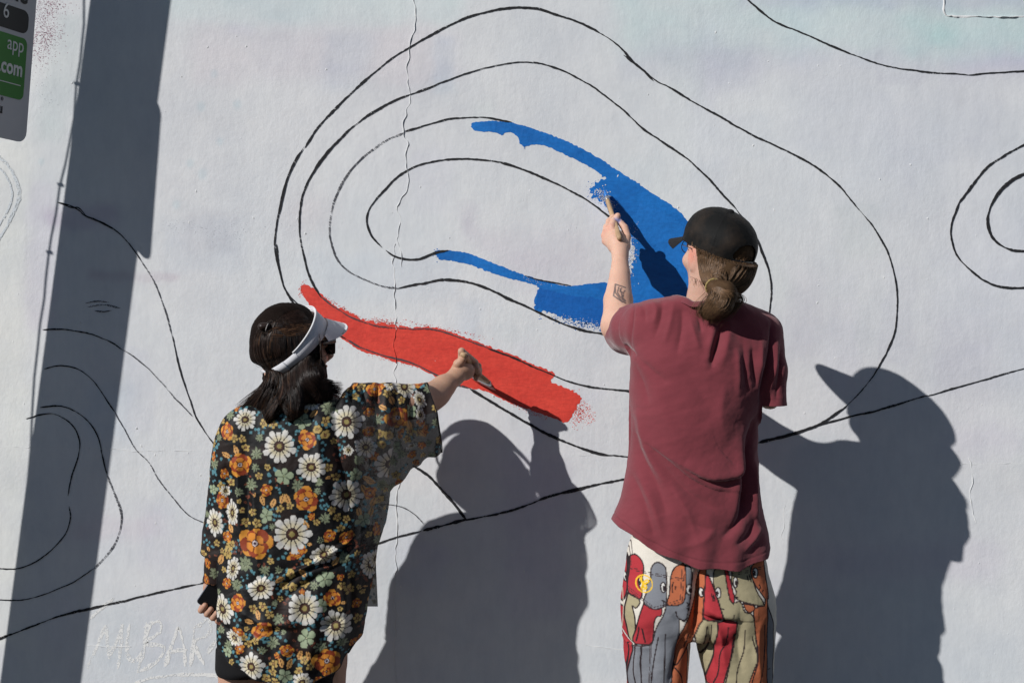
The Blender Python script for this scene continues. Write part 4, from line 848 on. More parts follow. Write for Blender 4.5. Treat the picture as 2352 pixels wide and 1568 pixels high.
Y = np.where(np.isnan(Y), dfl, Y); C2 = np.stack([X, Y-r.uniform(0, .003, (n2_, 1)), Z], -1); v2, f2 = strands(C2, r.uniform(.0003, .0009, n2_)); cs2 = np.repeat(hcb*(r.uniform(.45, 2.1, (n2_, 1))), m2*3, 0)
# loose wisps on the nape
n4 = 40; t = np.linspace(0, 1, 8)[None]; u = r.uniform(0, 1, n4)[:, None]; cx = (1690+u*50+t*r.normal(4, 6, (n4, 1)))/1.06293+np.sin(t*4+u*9)*1.5; cy = (672+u*25+t*r.uniform(8, 26, (n4, 1)))/1.06293; X = (cx-1176)*K(.64); Z = HC-(cy-784)*K(.64)
Y = onto(f_head, X.ravel(), Z.ravel(), -.75, -.42, .002, np.full(X.size, -.60)).reshape(X.shape); v5, f5 = strands(np.stack([X, Y-.001, Z], -1), np.full(n4, .00022)); cs5 = np.repeat(hcb*np.ones((n4, 1)), 8*3, 0)
V, F, C = merge([(v, f, cs), (v2, f2, cs2), (v5, f5, cs5)]); mesh('hair_strands', V, F, hair_m, hairm, cols=C)['kind'] = 'stuff'
th = np.linspace(0, 2*np.pi, 40, endpoint=False)
ax_ = PN(1757, 716, .69)-PN(1735, 696, .63); ax_ /= np.linalg.norm(ax_); a_ = np.cross(ax_, [0, 0, 1]); a_ /= np.linalg.norm(a_); b_ = np.cross(ax_, a_)
q = tie+.0185*(np.cos(th)[:, None]*a_+np.sin(th)[:, None]*b_); v, f = tube(q, .0026*(1+.25*np.sin(th*12)), 8, True); mesh('hair_tie', v, f, plain('yellow_elastic', (.33, .24, .09), .8, bump=.4), hairm)

# ---- cap
V, F = surf(f_cap, cc-.15, cc+.15, .0052, 1)
V, F = cut(V, F, lambda p: rimz(loc(p))-loc(p)[:, 2])
V, F = cut(V, F, lambda p: np.minimum(.037-np.hypot(loc(p)[:, 1]-.0, np.maximum(loc(p)[:, 2]+.010, (-loc(p)[:, 2]-.012)*6)), -loc(p)[:, 0]))        # keyhole at the back
l = loc(V); az = np.arctan2(l[:, 1], l[:, 0])
dsp = np.zeros(len(V))
for s_ in (0, .8, -.8, 2.2, -2.2): dsp += .0009*np.exp(-((np.abs(np.angle(np.exp(1j*(az-s_)))))/.02)**2)
V = displace(f_cap, V, dsp+n3(V, .03, 91)*.004); cap = None
m_cap, nt, b = newmat('trucker_mesh'); b.inputs['Roughness'].default_value = .62; b.inputs['Specular IOR Level'].default_value = .16
gN = N(nt, 'ShaderNodeNewGeometry'); vo = N(nt, 'ShaderNodeTexVoronoi'); vo.inputs['Scale'].default_value = 800; mp = N(nt, 'ShaderNodeMapping'); mp.inputs['Scale'].default_value = (1.6, 1, .6); mp.inputs['Rotation'].default_value = (0, .3, 0)
nt.links.new(gN.outputs['Position'], mp.inputs[0]); nt.links.new(mp.outputs[0], vo.inputs['Vector'])
r_c = ramp(nt, vo.outputs['Distance'], [(.25, (.0, .0, .0)), (.38, (1, 1, 1))]); hz = noise(nt, 16, 3, .6); hr = ramp(nt, hz.outputs[0], [(.47, (.005, .005, .005)), (.68, (.026, .018, .013)), ])
nt.links.new(mixc(nt, 'MIX', r_c.outputs[0], (.004, .004, .004), hr.outputs[0]), b.inputs['Base Color'])
bp = N(nt, 'ShaderNodeBump'); bp.inputs['Strength'].default_value = .5; bp.inputs['Distance'].default_value = .0008; nt.links.new(vo.outputs['Distance'], bp.inputs['Height']); nt.links.new(bp.outputs[0], b.inputs['Normal'])
cap = mesh('cap', V, F, m_cap, man); cap['label'] = 'black mesh back cap'
md = cap.modifiers.new('thickness', 'SOLIDIFY'); md.thickness = .002; md.offset = -1
capcloth = plain('cap_cloth', (.012, .011, .012), .75, .2, bump=.3, bscale=500)
q = [LC(-.109+.004, 0, 0)]; st = []
for t_ in np.linspace(-.44, .40, 14): st.append(LC(-.004-.0998*math.cos(t_), .086*math.sin(t_), -.021))
VV = np.vstack([np.array(st)+MC@np.array([-.001*s, 0, z]) for s, z in ((1, -.009), (1, .006), (-2, .006), (-2, -.009))]); mm = len(st); FF = np.vstack([np.column_stack([i*mm+np.arange(mm-1), i*mm+np.arange(1, mm), ((i+1) % 4)*mm+np.arange(1, mm), ((i+1) % 4)*mm+np.arange(mm-1)]) for i in range(4)]); mesh('strap', VV, FF, black_p, cap)
BV = []                                                # brim
nu, nv = 17, 7
for s in (0, 1):
    for i in range(nu):
        a_ = (i/(nu-1)-.5)*2*1.02
        for j in range(nv):
            t_ = j/(nv-1); x_ = .092*math.cos(a_*.92)*(1-.0)+t_*(.064*max(0., math.cos(a_*1.40))**.55+.004); y_ = .087*math.sin(a_*.92)*(1+.02*t_); BV.append(LC(x_, y_, -.014-(y_/.088)**2*.012*(.4+.4*t_)-t_*.030-s*.0035*(1-.3*t_)))
o = nu*nv; FF = []
for s in (0, 1):
    for i in range(nu-1):
        for j in range(nv-1):
            q = [s*o+i*nv+j, s*o+(i+1)*nv+j, s*o+(i+1)*nv+j+1, s*o+i*nv+j+1]; FF.append(q if s == 0 else q[::-1])
rim = [i*nv for i in range(nu)]; rim = [j for j in range(nv)]+[i*nv+nv-1 for i in range(1, nu)]+[(nu-1)*nv+j for j in range(nv-2, -1, -1)]
FF += [[a, b_, b_+o, a+o] for a, b_ in zip(rim[:-1], rim[1:])]
mesh('brim', BV, np.array(FF), capcloth, cap)
v, f = surf(lambda p: ell(p, LC(-.004, 0, .082), [.009, .009, .005], MC), LC(-.004, 0, .082)-.015, LC(-.004, 0, .082)+.015, .003, 0); mesh('button', v, f, capcloth, cap)
# ---- glasses
gl = [LH(.088+.0*i, -.034+.019*math.cos(t_), .006+.017*math.sin(t_)) for i, t_ in enumerate(np.linspace(0, 2*np.pi, 24, endpoint=False))]; gl2 = [q+MH@np.array([0, .068, 0]) for q in gl]
p_ = [tube(gl, .0011, 6, True), tube(gl2, .0011, 6, True), tube([LH(.089, -.015, .010), LH(.094, 0, .013), LH(.089, .015, .010)], .0011, 6), tube([LH(.086, -.053, .010), LH(.04, -.079, .012), LH(-.006, -.086, .010), LH(-.02, -.084, -.010)], .0011, 6), tube([LH(.086, .053, .010), LH(.04, .079, .012), LH(-.006, .086, .010), LH(-.02, .084, -.01)], .0011, 6)]
v, f = join(p_); mesh('glasses', v, f, plain('dark_metal', (.08, .07, .06), .3, .5, metal=.7, var=0), man)

# ---- his brush: wide and flat, seen on its edge
def brush(name, tip, end, wide, L1, L2, hw, bw, label, paint, bristle=(.25, .18, .10)):
    root = thing(name, tuple(map(float, tip)), label, 'paintbrush'); ax = end-tip; Lt = np.linalg.norm(ax); a_ = ax/Lt; w_ = wide-a_*(wide@a_); w_ /= np.linalg.norm(w_); t3 = np.cross(a_, w_)
    def slab(prof, name_, mat, cols=None):             # prof: (along, half width, half thickness)
        n_ = 16; VV = []; th = np.arange(n_)*2*np.pi/n_
        for s, hw_, ht_ in prof:
            for q in th: VV.append(tip+a_*s+w_*hw_*math.copysign(abs(math.cos(q))**.55, math.cos(q))+t3*ht_*math.copysign(abs(math.sin(q))**.7, math.sin(q)))
        m_ = len(prof); FF = [[i*n_+j, i*n_+(j+1) % n_, (i+1)*n_+(j+1) % n_, (i+1)*n_+j] for i in range(m_-1) for j in range(n_)]; FF += [list(range(n_))[::-1], [(m_-1)*n_+j for j in range(n_)]]
        return mesh(name_, VV, FF, mat, root)
    slab([(0, bw*.85, .0015), (L1*.3, bw, .004), (L1*.7, bw*.98, .0062), (L1, bw*.93, .0066)], 'bristles', paint)
    slab([(L1-.001, bw*.95, .0074), (L1, bw*.97, .0078), (L2-.001, bw*.97, .0078), (L2, bw*.95, .0072)], 'ferrule', steel)
    slab([(L2, bw*.92, .0070), (L2+.02, bw*.80, .0065), (L2+.040, hw*1.3, .0068), (L2+.06, hw, .0072), ((L2+Lt)/2, hw*.86, .0070), (Lt-.03, hw*1.08, .0072), (Lt-.006, hw, .0068), (Lt, hw*.55, .004)], 'handle', wood)
    if True:
        r = np.random.default_rng(3); n_ = 130; o = r.uniform(-1, 1, (n_, 2)); Cn = np.stack([tip+a_*(L1*(1-t_))+np.outer(o[:, 0]*bw*(.93+.12*t_), w_)+np.outer(o[:, 1]*.0066*(1-.6*t_), t3)-a_*(r.uniform(-.004, .003, n_)*t_)[:, None] for t_ in np.linspace(0, 1, 5)], 1)
        v, f = strands(Cn, np.full(n_, .0006)); mesh('bristle_hairs', v, f, paint, root)['kind'] = 'stuff'
    return root
br_w = np.array([0, -D, HC])-brush_tip; br_w /= np.linalg.norm(br_w)
brush('paintbrush', brush_tip, brush_end, br_w, .040, .056, .0075, .030, 'wooden paintbrush with blue bristles held up against the blue paint', plain('blue_wet_bristles', (.03, .20, .60), .35, .5, var=.3))

# ================================================================== THE WOMAN
DM = None; DMW = ([0, 1], [.044, 1.044])
wom = thing('person', (float(P(660, 784, .42)[0]), -.42, 0), 'person in a white sun visor and long floral shirt reaching out to the red stroke', 'person')
DM = DMW
WC = P(671, 801, .395)
WH_ = frame((.80, .56, .06), (-.16, -.14, 1))
fw, LW = head_sdf(WC+[0, 0, -.002], WH_, .96)
def f_whead(p): return smin(fw(p), chain(p, [LW(-.03, 0, -.05), P(668, 880, .42), P(672, 935, .435)], [.048, .046, .060]), .02)
v1 = surf(f_whead, WC+[-.15, -.16, -.22], WC+[.15, .15, .14], .0058, 1); DM = None; SKW = (.50, .285, .20); c1 = skin_cols(v1[0], SKW, 13)
wsh, wel, wwr = P(850, 945, .42), PN(1046, 972, .300), PN(1112, 920, .222)
tipw = PN(1186, 942, .004); endw = PN(1130, 864, .252); axw = endw-tipw; bw_ = lambda t: tipw+axw*t
fg = [[PN(1127, 884, .202), bw_(.93)+[-.008, .0, .014], PN(1160, 884, .178), PN(1163, 898, .186)], [PN(1130, 894, .198), PN(1152, 888, .160), PN(1168, 893, .165), PN(1166, 906, .180)],
      [PN(1128, 904, .196), PN(1150, 902, .152), PN(1170, 902, .156), PN(1170, 914, .172)], [PN(1128, 914, .198), PN(1146, 914, .156), PN(1164, 914, .158), PN(1162, 924, .172)], [PN(1116, 900, .212), PN(1118, 888, .226), PN(1127, 880, .228), bw_(.90)+[.0, -.012, .004]]]
fr_ = [[.0110, .0095, .0085, .0078], [.0110, .0095, .0085, .0078], [.0105, .0092, .0082, .0075], [.0095, .0082, .0074, .0068], [.0150, .0125, .0110, .0095]]
def f_warm(p):
    d_ = chain(p, [wsh, P(950, 925, .36), wel, PN(1082, 944, .255), wwr], [.046, .040, .0375, .0300, .0215], .012); d_ = smin(d_, ell(p, PN(1062, 968, .278), [.036, .034, .026]), .02)
    d_ = smin(d_, chain(p, [wwr, PN(1124, 904, .208)], [.0215, .026]), .012); d_ = smin(d_, ell(p, PN(1134, 905, .196), [.028, .026, .026]), .01)
    for q, r_ in zip(fg, fr_): d_ = smin(d_, chain(p, q, r_, .002), .0035)
    return d_
va = surf(f_warm, [P(930, 1, .4)[0], -.42, P(1, 985, .3)[2]], [PN(1200, 1, .2)[0], -.12, P(1, 790, .3)[2]], .0050, 1); ca_ = skin_cols(va[0], (.50, .295, .20), 18)
wel2, wwr2, wh2 = P(503, 1190, .44), P(488, 1350, .365), P(490, 1400, .345)
PHC = PN(478, 1468, .392); pu = np.array([.55, .06, .83]); pu /= np.linalg.norm(pu); pv = np.array([.80, .10, -.55]); pv -= pu*(pv@pu); pv /= np.linalg.norm(pv); pn = np.cross(pu, pv)
ctr = PHC+pu*.036+pv*.076
dn = -pu; fg2 = [[wh2+[.0, 0, 0], PHC+pv*s_+pu*.014+[0, .026, 0], PHC+pv*(s_+.004)+dn*.010+[0, .016, 0], PHC+pv*(s_+.006)+dn*.010-[0, .004, 0], PHC+pv*(s_+.008)+pu*.008-[0, .013, 0]] for s_ in (.018, .036, .054, .070)]
fg2.append([wwr2+[.01, 0, -.03], PHC+pu*.05+[.02, .020, .0], PHC+pu*.078+pv*.04+[0, .014, 0]])
def f_larm(p):
    d_ = chain(p, [P(562, 995, .42), P(512, 1180, .42), wwr2, wh2], [.034, .034, .022, .024], .01); d_ = smin(d_, ell(p, PHC+pv*.045+pu*.03+[0, .034, 0], [.030, .014, .038]), .015)
    for q in fg2: d_ = smin(d_, chain(p, q, [.0110, .0100, .0088, .0082, .0074][:len(q)], .002), .003)
    return d_
vl = surf(f_larm, [P(430, 1, .4)[0], -.52, P(1, 1500, .4)[2]], [P(600, 1, .4)[0], -.30, P(1, 940, .4)[2]], .0056, 1); cl_ = skin_cols(vl[0], SKW, 23)
WT = rows_px([(930, 610, 740, .05), (965, 550, 800, .075), (1050, 545, 800, .09), (1200, 565, 780, .078), (1330, 545, 775, .095), (1450, 520, 780, .105), (1530, 515, 785, .10)], .425)
al, ar = np.array([P(560, 1, .42)[0], -.42, .085]), np.array([P(735, 1, .42)[0], -.42, .085])
def f_wund(p):
    d_ = loft(p, WT, 2.2, .02)
    for a_, c_ in ((558, al), (738, ar)): d_ = smin(d_, chain(p, [P(a_, 1500, .42), P(a_, 1800, .40), c_], [.066, .050, .034]), .02)
    return smin(d_, np.minimum(foot(p, al, -.2, .235), foot(p, ar, .35, .235)), .01)
vb = surf(f_wund, [P(440, 1, .4)[0], -.60, 0], [P(860, 1, .4)[0], -.14, 1.32], .014, 1)
V, F, C = merge([(*v1, c1), (*va, ca_), (*vl, cl_), (*vb, skin_cols(vb[0], SKW, 30))]); mesh('body', V, F, skin_m, wom, cols=C)
SH_ = rows_px([(1380, 520, 780, .11), (1480, 508, 776, .118), (1530, 505, 774, .11)], .425); sl1 = rows_px([(1490, 504, 628, .088), (1562, 504, 614, .086), (1600, 504, 612, .085)], .425); sl2 = rows_px([(1490, 690, 774, .088), (1562, 697, 773, .086), (1640, 698, 772, .085)], .425)
V, F = surf(lambda p: smin(loft(p, SH_, 2.3, .01), np.minimum(loft(p, sl1, 2.2, .004), loft(p, sl2, 2.2, .004)), .03), [P(480, 1, .4)[0], -.58, P(1, 1650, .4)[2]], [P(800, 1, .4)[0], -.28, P(1, 1400, .4)[2]], .009, 1)
V, F = cut(V, F, lambda p: P(1, 1558, .5)[2]-.045*np.clip((p[:, 0]-P(615, 1, .45)[0])/.09, 0, 1)-p[:, 2]); mesh('shorts', V, F, black_k, wom)
for a_, yw in ((al, -.2), (ar, .35)):
    v, f = surf(lambda p: smax(foot(p, a_, yw, .25)-.006, .018-p[:, 2], .004), a_+[-.14, -.14, -.11], a_+[.16, .27, .06], .009, 0); sh_ = mesh('shoe', v, f, shoe_m, wom)
    v, f = surf(lambda p: smax(foot(p*[1, 1, 0]+[0, 0, a_[2]-.05], a_, yw, .26)-.008, np.abs(p[:, 2]-.012)-.011, .003), a_+[-.15, -.15, -.11], a_+[.17, .28, .0], .009, 0); mesh('sole', v, f, sole_m, sh_)

# ---- loose floral shirt
KR = rows_px([(905, 640, 800, .058, .46), (922, 588, 815, .070, .46), (940, 552, 830, .080, .46), (965, 524, 846, .092, .46), (1000, 510, 856, .102, .458), (1060, 500, 862, .112, .452), (1150, 500, 858, .128), (1250, 500, 850, .132), (1340, 497, 846, .136), (1400, 495, 840, .140), (1450, 496, 832, .142), (1500, 500, 818, .142), (1580, 505, 800, .142)], .43)
sleeveR = [P(790, 940, .43), P(880, 925, .39), P(960, 915, .345), P(1000, 912, .315)]
# hanging part of the wide sleeve: lofted across x (top edge, bottom edge, half thickness, distance)
SX = np.array([(800, 878, 1330, .085, .43), (860, 880, 1260, .062, .420), (900, 880, 1130, .052, .398), (950, 880, 1073, .047, .366), (985, 879, 1053, .044, .345), (1014, 886, 1043, .043, .330), (1030, 890, 1038, .042, .325)])
SXw = np.array([(P(a, 1, e)[0], P(1, b_, e)[2], P(1, c_, e)[2], d_, -e) for a, b_, c_, d_, e in SX])
def f_slv(p):
    top, bot, th_, cy = (np.interp(p[:, 0], SXw[:, 0], SXw[:, i]) for i in (1, 2, 3, 4)); cz, hh = (top+bot)/2, (top-bot)/2; u_ = (p[:, 2]-cz)/hh
    tk = th_*np.interp(u_, [-1, -.4, .15, 1], [.32, .45, 1.0, 1.0]); q = (np.abs((p[:, 1]-cy)/tk)**2.2+np.abs(u_)**3.2)**(1/2.4)
    f = (q-1)*np.minimum(tk, hh)*.8; return smax(f, np.maximum(SXw[0, 0]-p[:, 0], p[:, 0]-SXw[-1, 0]), .01)
LR = rows_px([(930, 545, 600, .06, .465), (960, 522, 600, .070, .465), (1000, 505, 590, .072, .462), (1060, 490, 580, .074, .455), (1130, 480, 570, .078), (1200, 472, 560, .076), (1275, 463, 550, .074), (1330, 460, 545, .072)], .43)
def f_kim(p):
    d_ = loft(p, KR, 2.3, .03); d_ = smin(d_, f_slv(p), .03); d_ = smin(d_, loft(p, LR, 2.2, .03), .03)
    return d_
V, F = surf(f_kim, [P(445, 1, .4)[0], -.62, P(1, 1600, .43)[2]], [P(1045, 1, .35)[0], -.24, P(1, 868, .43)[2]], .0044, 1)
KH = np.array([(440, 1490), (500, 1492), (512, 1510), (540, 1527), (570, 1541), (600, 1552), (640, 1561), (680, 1565), (720, 1562), (760, 1546), (782, 1535), (795, 1512), (815, 1480), (840, 1440), (900, 1380)], float)
def khem(p):
    x, z = back_px(p, .53); return (z-np.interp(x, KH[:, 0], KH[:, 1])+2*np.sin(x*.06))*K(.5)
V, F = cut(V, F, khem)
hemx = lambda z: np.interp(z, [876, 884, 940, 1000, 1043, 1080], [979, 983, 1001, 1010, 1015, 1018])
V, F = cut(V, F, lambda p: np.minimum((back_px(p, .345)[0]-hemx(back_px(p, .345)[1])), 1100-back_px(p, .345)[1])*K(.35))
V, F = cut(V, F, lambda p: np.minimum(back_px(p, .50)[1]-1276-(back_px(p, .50)[0]-462)*.25, 500-back_px(p, .50)[0])*K(.5))
ncw = P(668, 905, .43); V, F = cut(V, F, lambda p: np.minimum((p-P(640, 936, .50))@np.array([.06, .25, .96]), .088-np.linalg.norm((p-ncw)*[1, 1, .7], axis=1)))
qx, qy = back_px(V, .53); bk = np.clip((-.40-V[:, 1])/.03, 0, 1)
FK = [([(560, 1348), (620, 1320), (700, 1295), (760, 1262), (830, 1225)], 15, 9, 's'), ([(830, 1240), (760, 1285), (700, 1310), (640, 1352)], 10, 9, 'g'), ([(655, 1375), (690, 1345), (740, 1318), (800, 1290)], 8, 10, 'g'), ([(848, 1170), (800, 1255), (740, 1300)], 6, 9, 'g'),
      ([(770, 930), (775, 1000), (790, 1080), (800, 1180)], 9, 13, 'g'), ([(800, 930), (812, 1010), (822, 1100)], 6, 12, 'r'), ([(745, 940), (735, 1020), (745, 1110), (770, 1200)], 6, 14, 'r'), ([(905, 890), (900, 960), (905, 1040), (895, 1110)], 8, 8, 'g'), ([(880, 890), (878, 980), (880, 1070)], 6, 9, 'r'), ([(925, 890), (928, 970), (930, 1050)], 6, 8, 'r'), ([(955, 890), (968, 960), (975, 1030)], 8, 7, 'g'),
      ([(850, 895), (855, 960), (850, 1040), (860, 1120)], 6, 8, 'g'), ([(985, 900), (995, 960), (1000, 1020)], 5, 6, 'r'), ([(565, 1020), (568, 1100), (572, 1200), (575, 1280)], 6, 9, 'g'), ([(545, 1040), (550, 1130), (556, 1240)], 6, 8, 'r'), ([(520, 1060), (518, 1150), (520, 1250)], 6, 8, 'g'), ([(582, 1100), (592, 1220), (600, 1330)], 4, 8, 'r'),
      ([(600, 1445), (660, 1440), (700, 1455), (740, 1490)], 6, 12, 'g'), ([(520, 1400), (580, 1440), (640, 1470), (690, 1500)], 7, 11, 's'), ([(500, 1430), (560, 1470), (620, 1500)], 7, 10, 'g'), ([(560, 1400), (610, 1425), (670, 1430)], 6, 9, 'r'), ([(800, 1290), (815, 1370), (810, 1450)], 8, 8, 'g'), ([(780, 1330), (790, 1400), (785, 1480)], 6, 9, 'r'), ([(640, 1480), (690, 1500), (750, 1500)], 5, 10, 'g'), ([(700, 1440), (760, 1430), (820, 1400)], 6, 9, 'g'), ([(770, 885), (772, 915), (766, 950)], 8, 6, 'g'), ([(825, 884), (830, 905), (838, 935)], 7, 6, 'g'),
      ([(865, 1130), (830, 1230), (800, 1300)], 8, 8, 'r')]
FK += [([(790, 878), (800, 900), (806, 930)], 9, 6, 'g'), ([(860, 876), (864, 905), (866, 940)], 8, 6, 'g'), ([(890, 876), (893, 900)], 6, 5, 'r'), ([(935, 876), (940, 905), (944, 950)], 8, 6, 'g'), ([(965, 876), (968, 910)], 6, 5, 'g')]
nv_ = grad(f_kim, V); nv_ /= np.linalg.norm(nv_, axis=1)[:, None]+1e-9
dsp = folds(qx, qy, FK)*bk+n3(V*[1, 1, .45], .07, 131)*.016+n3(V, .022, 135)*.005+np.sin(qx*.11+qy*.02)*.004*np.clip((qy-1250)/200, 0, 1)*bk+np.sin(qx*.16)*.0035*(qx > 850)*np.clip((qy-890)/60, 0, 1)
V = V+nv_*dsp[:, None]
# side flap hanging behind the arm: a folded panel joined to the shirt
KIMv, KIMf = V, F
pts = []; nu, nv2 = 14, 90
for j in range(nv2):
    z_ = 1205+(1392-1205)*j/(nv2-1)
    for i in range(nu):
        u_ = i/(nu-1); xl = 828; xr = np.interp(z_, [1205, 1260, 1392], [858, 862, 868]); pts.append(P(xl+(xr-xl)*u_, z_, .395+.012*math.sin(u_*5+j*.02)))
a_ = (np.arange(nv2-1)[:, None]*nu+np.arange(nu-1)).ravel(); FF = np.column_stack([a_, a_+1, a_+nu+1, a_+nu]); FLV = np.array(pts)
for _ in range(1): FLV, FF = subdiv(FLV, FF)
V = np.vstack([KIMv, FLV]); F = np.vstack([KIMf, FF+len(KIMv)])
qx, qy = back_px(V, .52); X_, Y_ = qx*1.06293, qy*1.06293    # photograph scale for the print
# sleeve and sides: unroll a little so flowers wrap
front = V[:, 1] > -.42; X_ = np.where(front, X_+37, X_); Y_ = np.where(front, Y_+23, Y_)
kc = np.ones((len(V), 3))*np.array([.0045, .0042, .0050]); al_ = np.full(len(V), .03)
br = fbm(X_, Y_, 70, 201) > .60; kc[br] = (.014, .007, .0055)
order = np.argsort(X_); xs_s = X_[order]
def near(x, y, R):
    lo, hi = np.searchsorted(xs_s, [x-R, x+R]); i = order[lo:hi]; return i[np.abs(Y_[i]-y) < R]
def flower(x, y, R, n, fill_, w_, edge=None, rot=None, shade=None, tip=.5, depth=.35, mid=None, midr=.2, sq=1.0, ang=0.):
    i = near(x, y, R*1.05)
    if not len(i): return
    dx, dy = X_[i]-x, Y_[i]-y
    if sq != 1: ca, sa = math.cos(ang), math.sin(ang); ux, uy = dx*ca+dy*sa, -dx*sa+dy*ca; uy = uy/sq; dx, dy = ux, uy
    rot = rng.uniform(0, 6.28) if rot is None else rot; rr = np.hypot(dx, dy)/R; th_ = np.arctan2(dy, dx)+rot; ph = (th_*n/(2*np.pi)) % 1-.5
    jit = .90+.10*np.sin(np.floor(th_*n/(2*np.pi))*2.4); outr = jit*(1-depth*np.abs(ph*2)**w_); m = rr < outr; gap = np.abs(ph) > .5-.055/np.maximum(rr, .15)*(1 if n > 8 else .8)
    c_ = np.array(fill_)*np.ones((len(i), 3))
    if shade is not None: t_ = np.clip(1-np.abs(rr-.42)/.30, 0, 1)[:, None]*.75; c_ = c_*(1-t_)+np.array(shade)*t_
    ln = gap & (rr > midr); c_[ln] = edge if edge is not None else (.012, .010, .012)
    kc[i[m]] = c_[m]
    al_[i[m]] = 0
    if mid is not None:
        a = rr < midr*1.35; kc[i[a & (rr >= midr)]] = (.03, .012, .008); kc[i[rr < midr]] = mid[0]; kc[i[rr < midr*.62]] = mid[1]
def dot(x, y, R, c_):
    i = near(x, y, R); m = np.hypot(X_[i]-x, Y_[i]-y) < R; kc[i[m]] = c_; al_[i[m]] = 0
def leaf(x, y, L_, a_, c_):
    i = near(x, y, L_); ux = (X_[i]-x)*math.cos(a_)+(Y_[i]-y)*math.sin(a_); uy = -(X_[i]-x)*math.sin(a_)+(Y_[i]-y)*math.cos(a_); t_ = ux/L_; m = (t_ > 0) & (t_ < 1) & (np.abs(uy) < L_*.24*np.sin(np.pi*np.clip(t_, 0, 1))**.8); kc[i[m]] = c_; kc[i[m & (np.abs(uy) < .8)]] = (.05, .02, .01); al_[i[m]] = 0
WHT, CRM, ORG, RST, SGE, DSG, YEL, TEAL, LF = (.62, .60, .56), (.60, .50, .26), (.62, .26, .035), (.27, .045, .015), (.30, .36, .23), (.17, .20, .125), (.44, .31, .10), (.085, .22, .26), (.62, .33, .11)
r = np.random.default_rng(99)
for _ in range(230):                                    # sprays of blue dots and small rust leaves
    x, y = r.uniform(490, 1080), r.uniform(930, 1670)
    if r.random() < .62:
        a_ = r.uniform(0, 6.28)
        for q in range(r.integers(4, 9)): dot(x+q*6.2*math.cos(a_)+r.uniform(-8, 8), y+q*6.2*math.sin(a_)+r.uniform(-8, 8), r.uniform(2.6, 4.0), TEAL)
    else:
        for q in range(5): leaf(x+r.uniform(-12, 12), y+r.uniform(-12, 12), r.uniform(7, 12), r.uniform(0, 6.28), (.20, .055, .03))
Z2 = lambda x, y: (450+x/3.484, 1000+y/3.484)
Z3 = lambda x, y: (450+x/4.272, 1300+y/4.272)
Z4 = lambda x, y: (750+x/3.92, 850+y/3.92)
yl = [Z2(*q) for q in ((440, 235), (510, 240), (540, 315), (770, 115), (690, 110), (835, 825), (920, 800), (865, 735), (600, 855), (540, 945), (640, 945), (405, 610), (315, 650), (930, 1370), (870, 1470), (945, 1480), (1310, 905), (1380, 925), (1335, 1000), (1650, 215), (1665, 305), (1715, 230), (1640, 785), (1150, 160), (1215, 200), (1240, 480), (1300, 560), (1690, 700), (390, 1150), (375, 1230))]
yl += [Z3(*q) for q in ((1145, 395), (1060, 520), (1155, 535), (750, 760), (850, 730), (920, 810), (700, 1120), (780, 1080), (650, 1060), (1280, 1280), (1225, 1390), (1340, 1350), (960, 1400), (890, 1470), (985, 1500), (1650, 540), (1720, 590), (1740, 440), (1790, 920), (1540, 1420), (500, 120), (460, 200))]
yl += [Z4(*q) for q in ((385, 390), (490, 380), (445, 465), (740, 440), (825, 420), (875, 510), (680, 830), (760, 850), (700, 930), (115, 765), (190, 820), (190, 690), (1100, 910), (1180, 930), (1070, 990), (660, 1480))]
for x, y in yl: flower(x, y, r.uniform(10.5, 13), 5, YEL, 2.2, (.10, .05, .015), depth=.5, mid=((.16, .05, .03), (.45, .32, .12)), midr=.22)
for x, y, R in [Z2(635, 365)+(17,), Z2(585, 625)+(18,), Z2(475, 690)+(13,), Z2(625, 480)+(12,), Z2(985, 630)+(18,), Z2(545, 1295)+(20,), Z2(710, 1340)+(15,), Z2(250, 460)+(15,), Z2(1210, 910)+(16,), Z2(460, 1480)+(15,), Z2(1655, 650)+(13,), Z2(390, 45)+(14,), Z2(1165, 600)+(13,), Z2(240, 1400)+(15,), Z2(1400, 340)+(13,), Z2(1490, 430)+(13,), Z2(1360, 1250)+(16,), Z3(1015, 860)+(16,), Z3(960, 1100)+(17,), Z3(850, 1175)+(13,), Z3(1440, 1160)+(18,), Z3(470, 1160)+(15,), Z3(380, 1010)+(12,), Z3(1670, 260)+(16,), Z3(1650, 1130)+(15,), Z3(660, 300)+(20,), Z3(560, 520)+(15,),
                Z4(200, 560)+(20,), Z4(855, 930)+(14,), Z4(660, 690)+(15,), Z4(690, 1340)+(15,), Z4(500, 1060)+(14,), Z4(260, 620)+(16,)]: flower(x, y, R, 8, DSG, 1.6, (.02, .025, .015), depth=.55, shade=(.28, .31, .19))
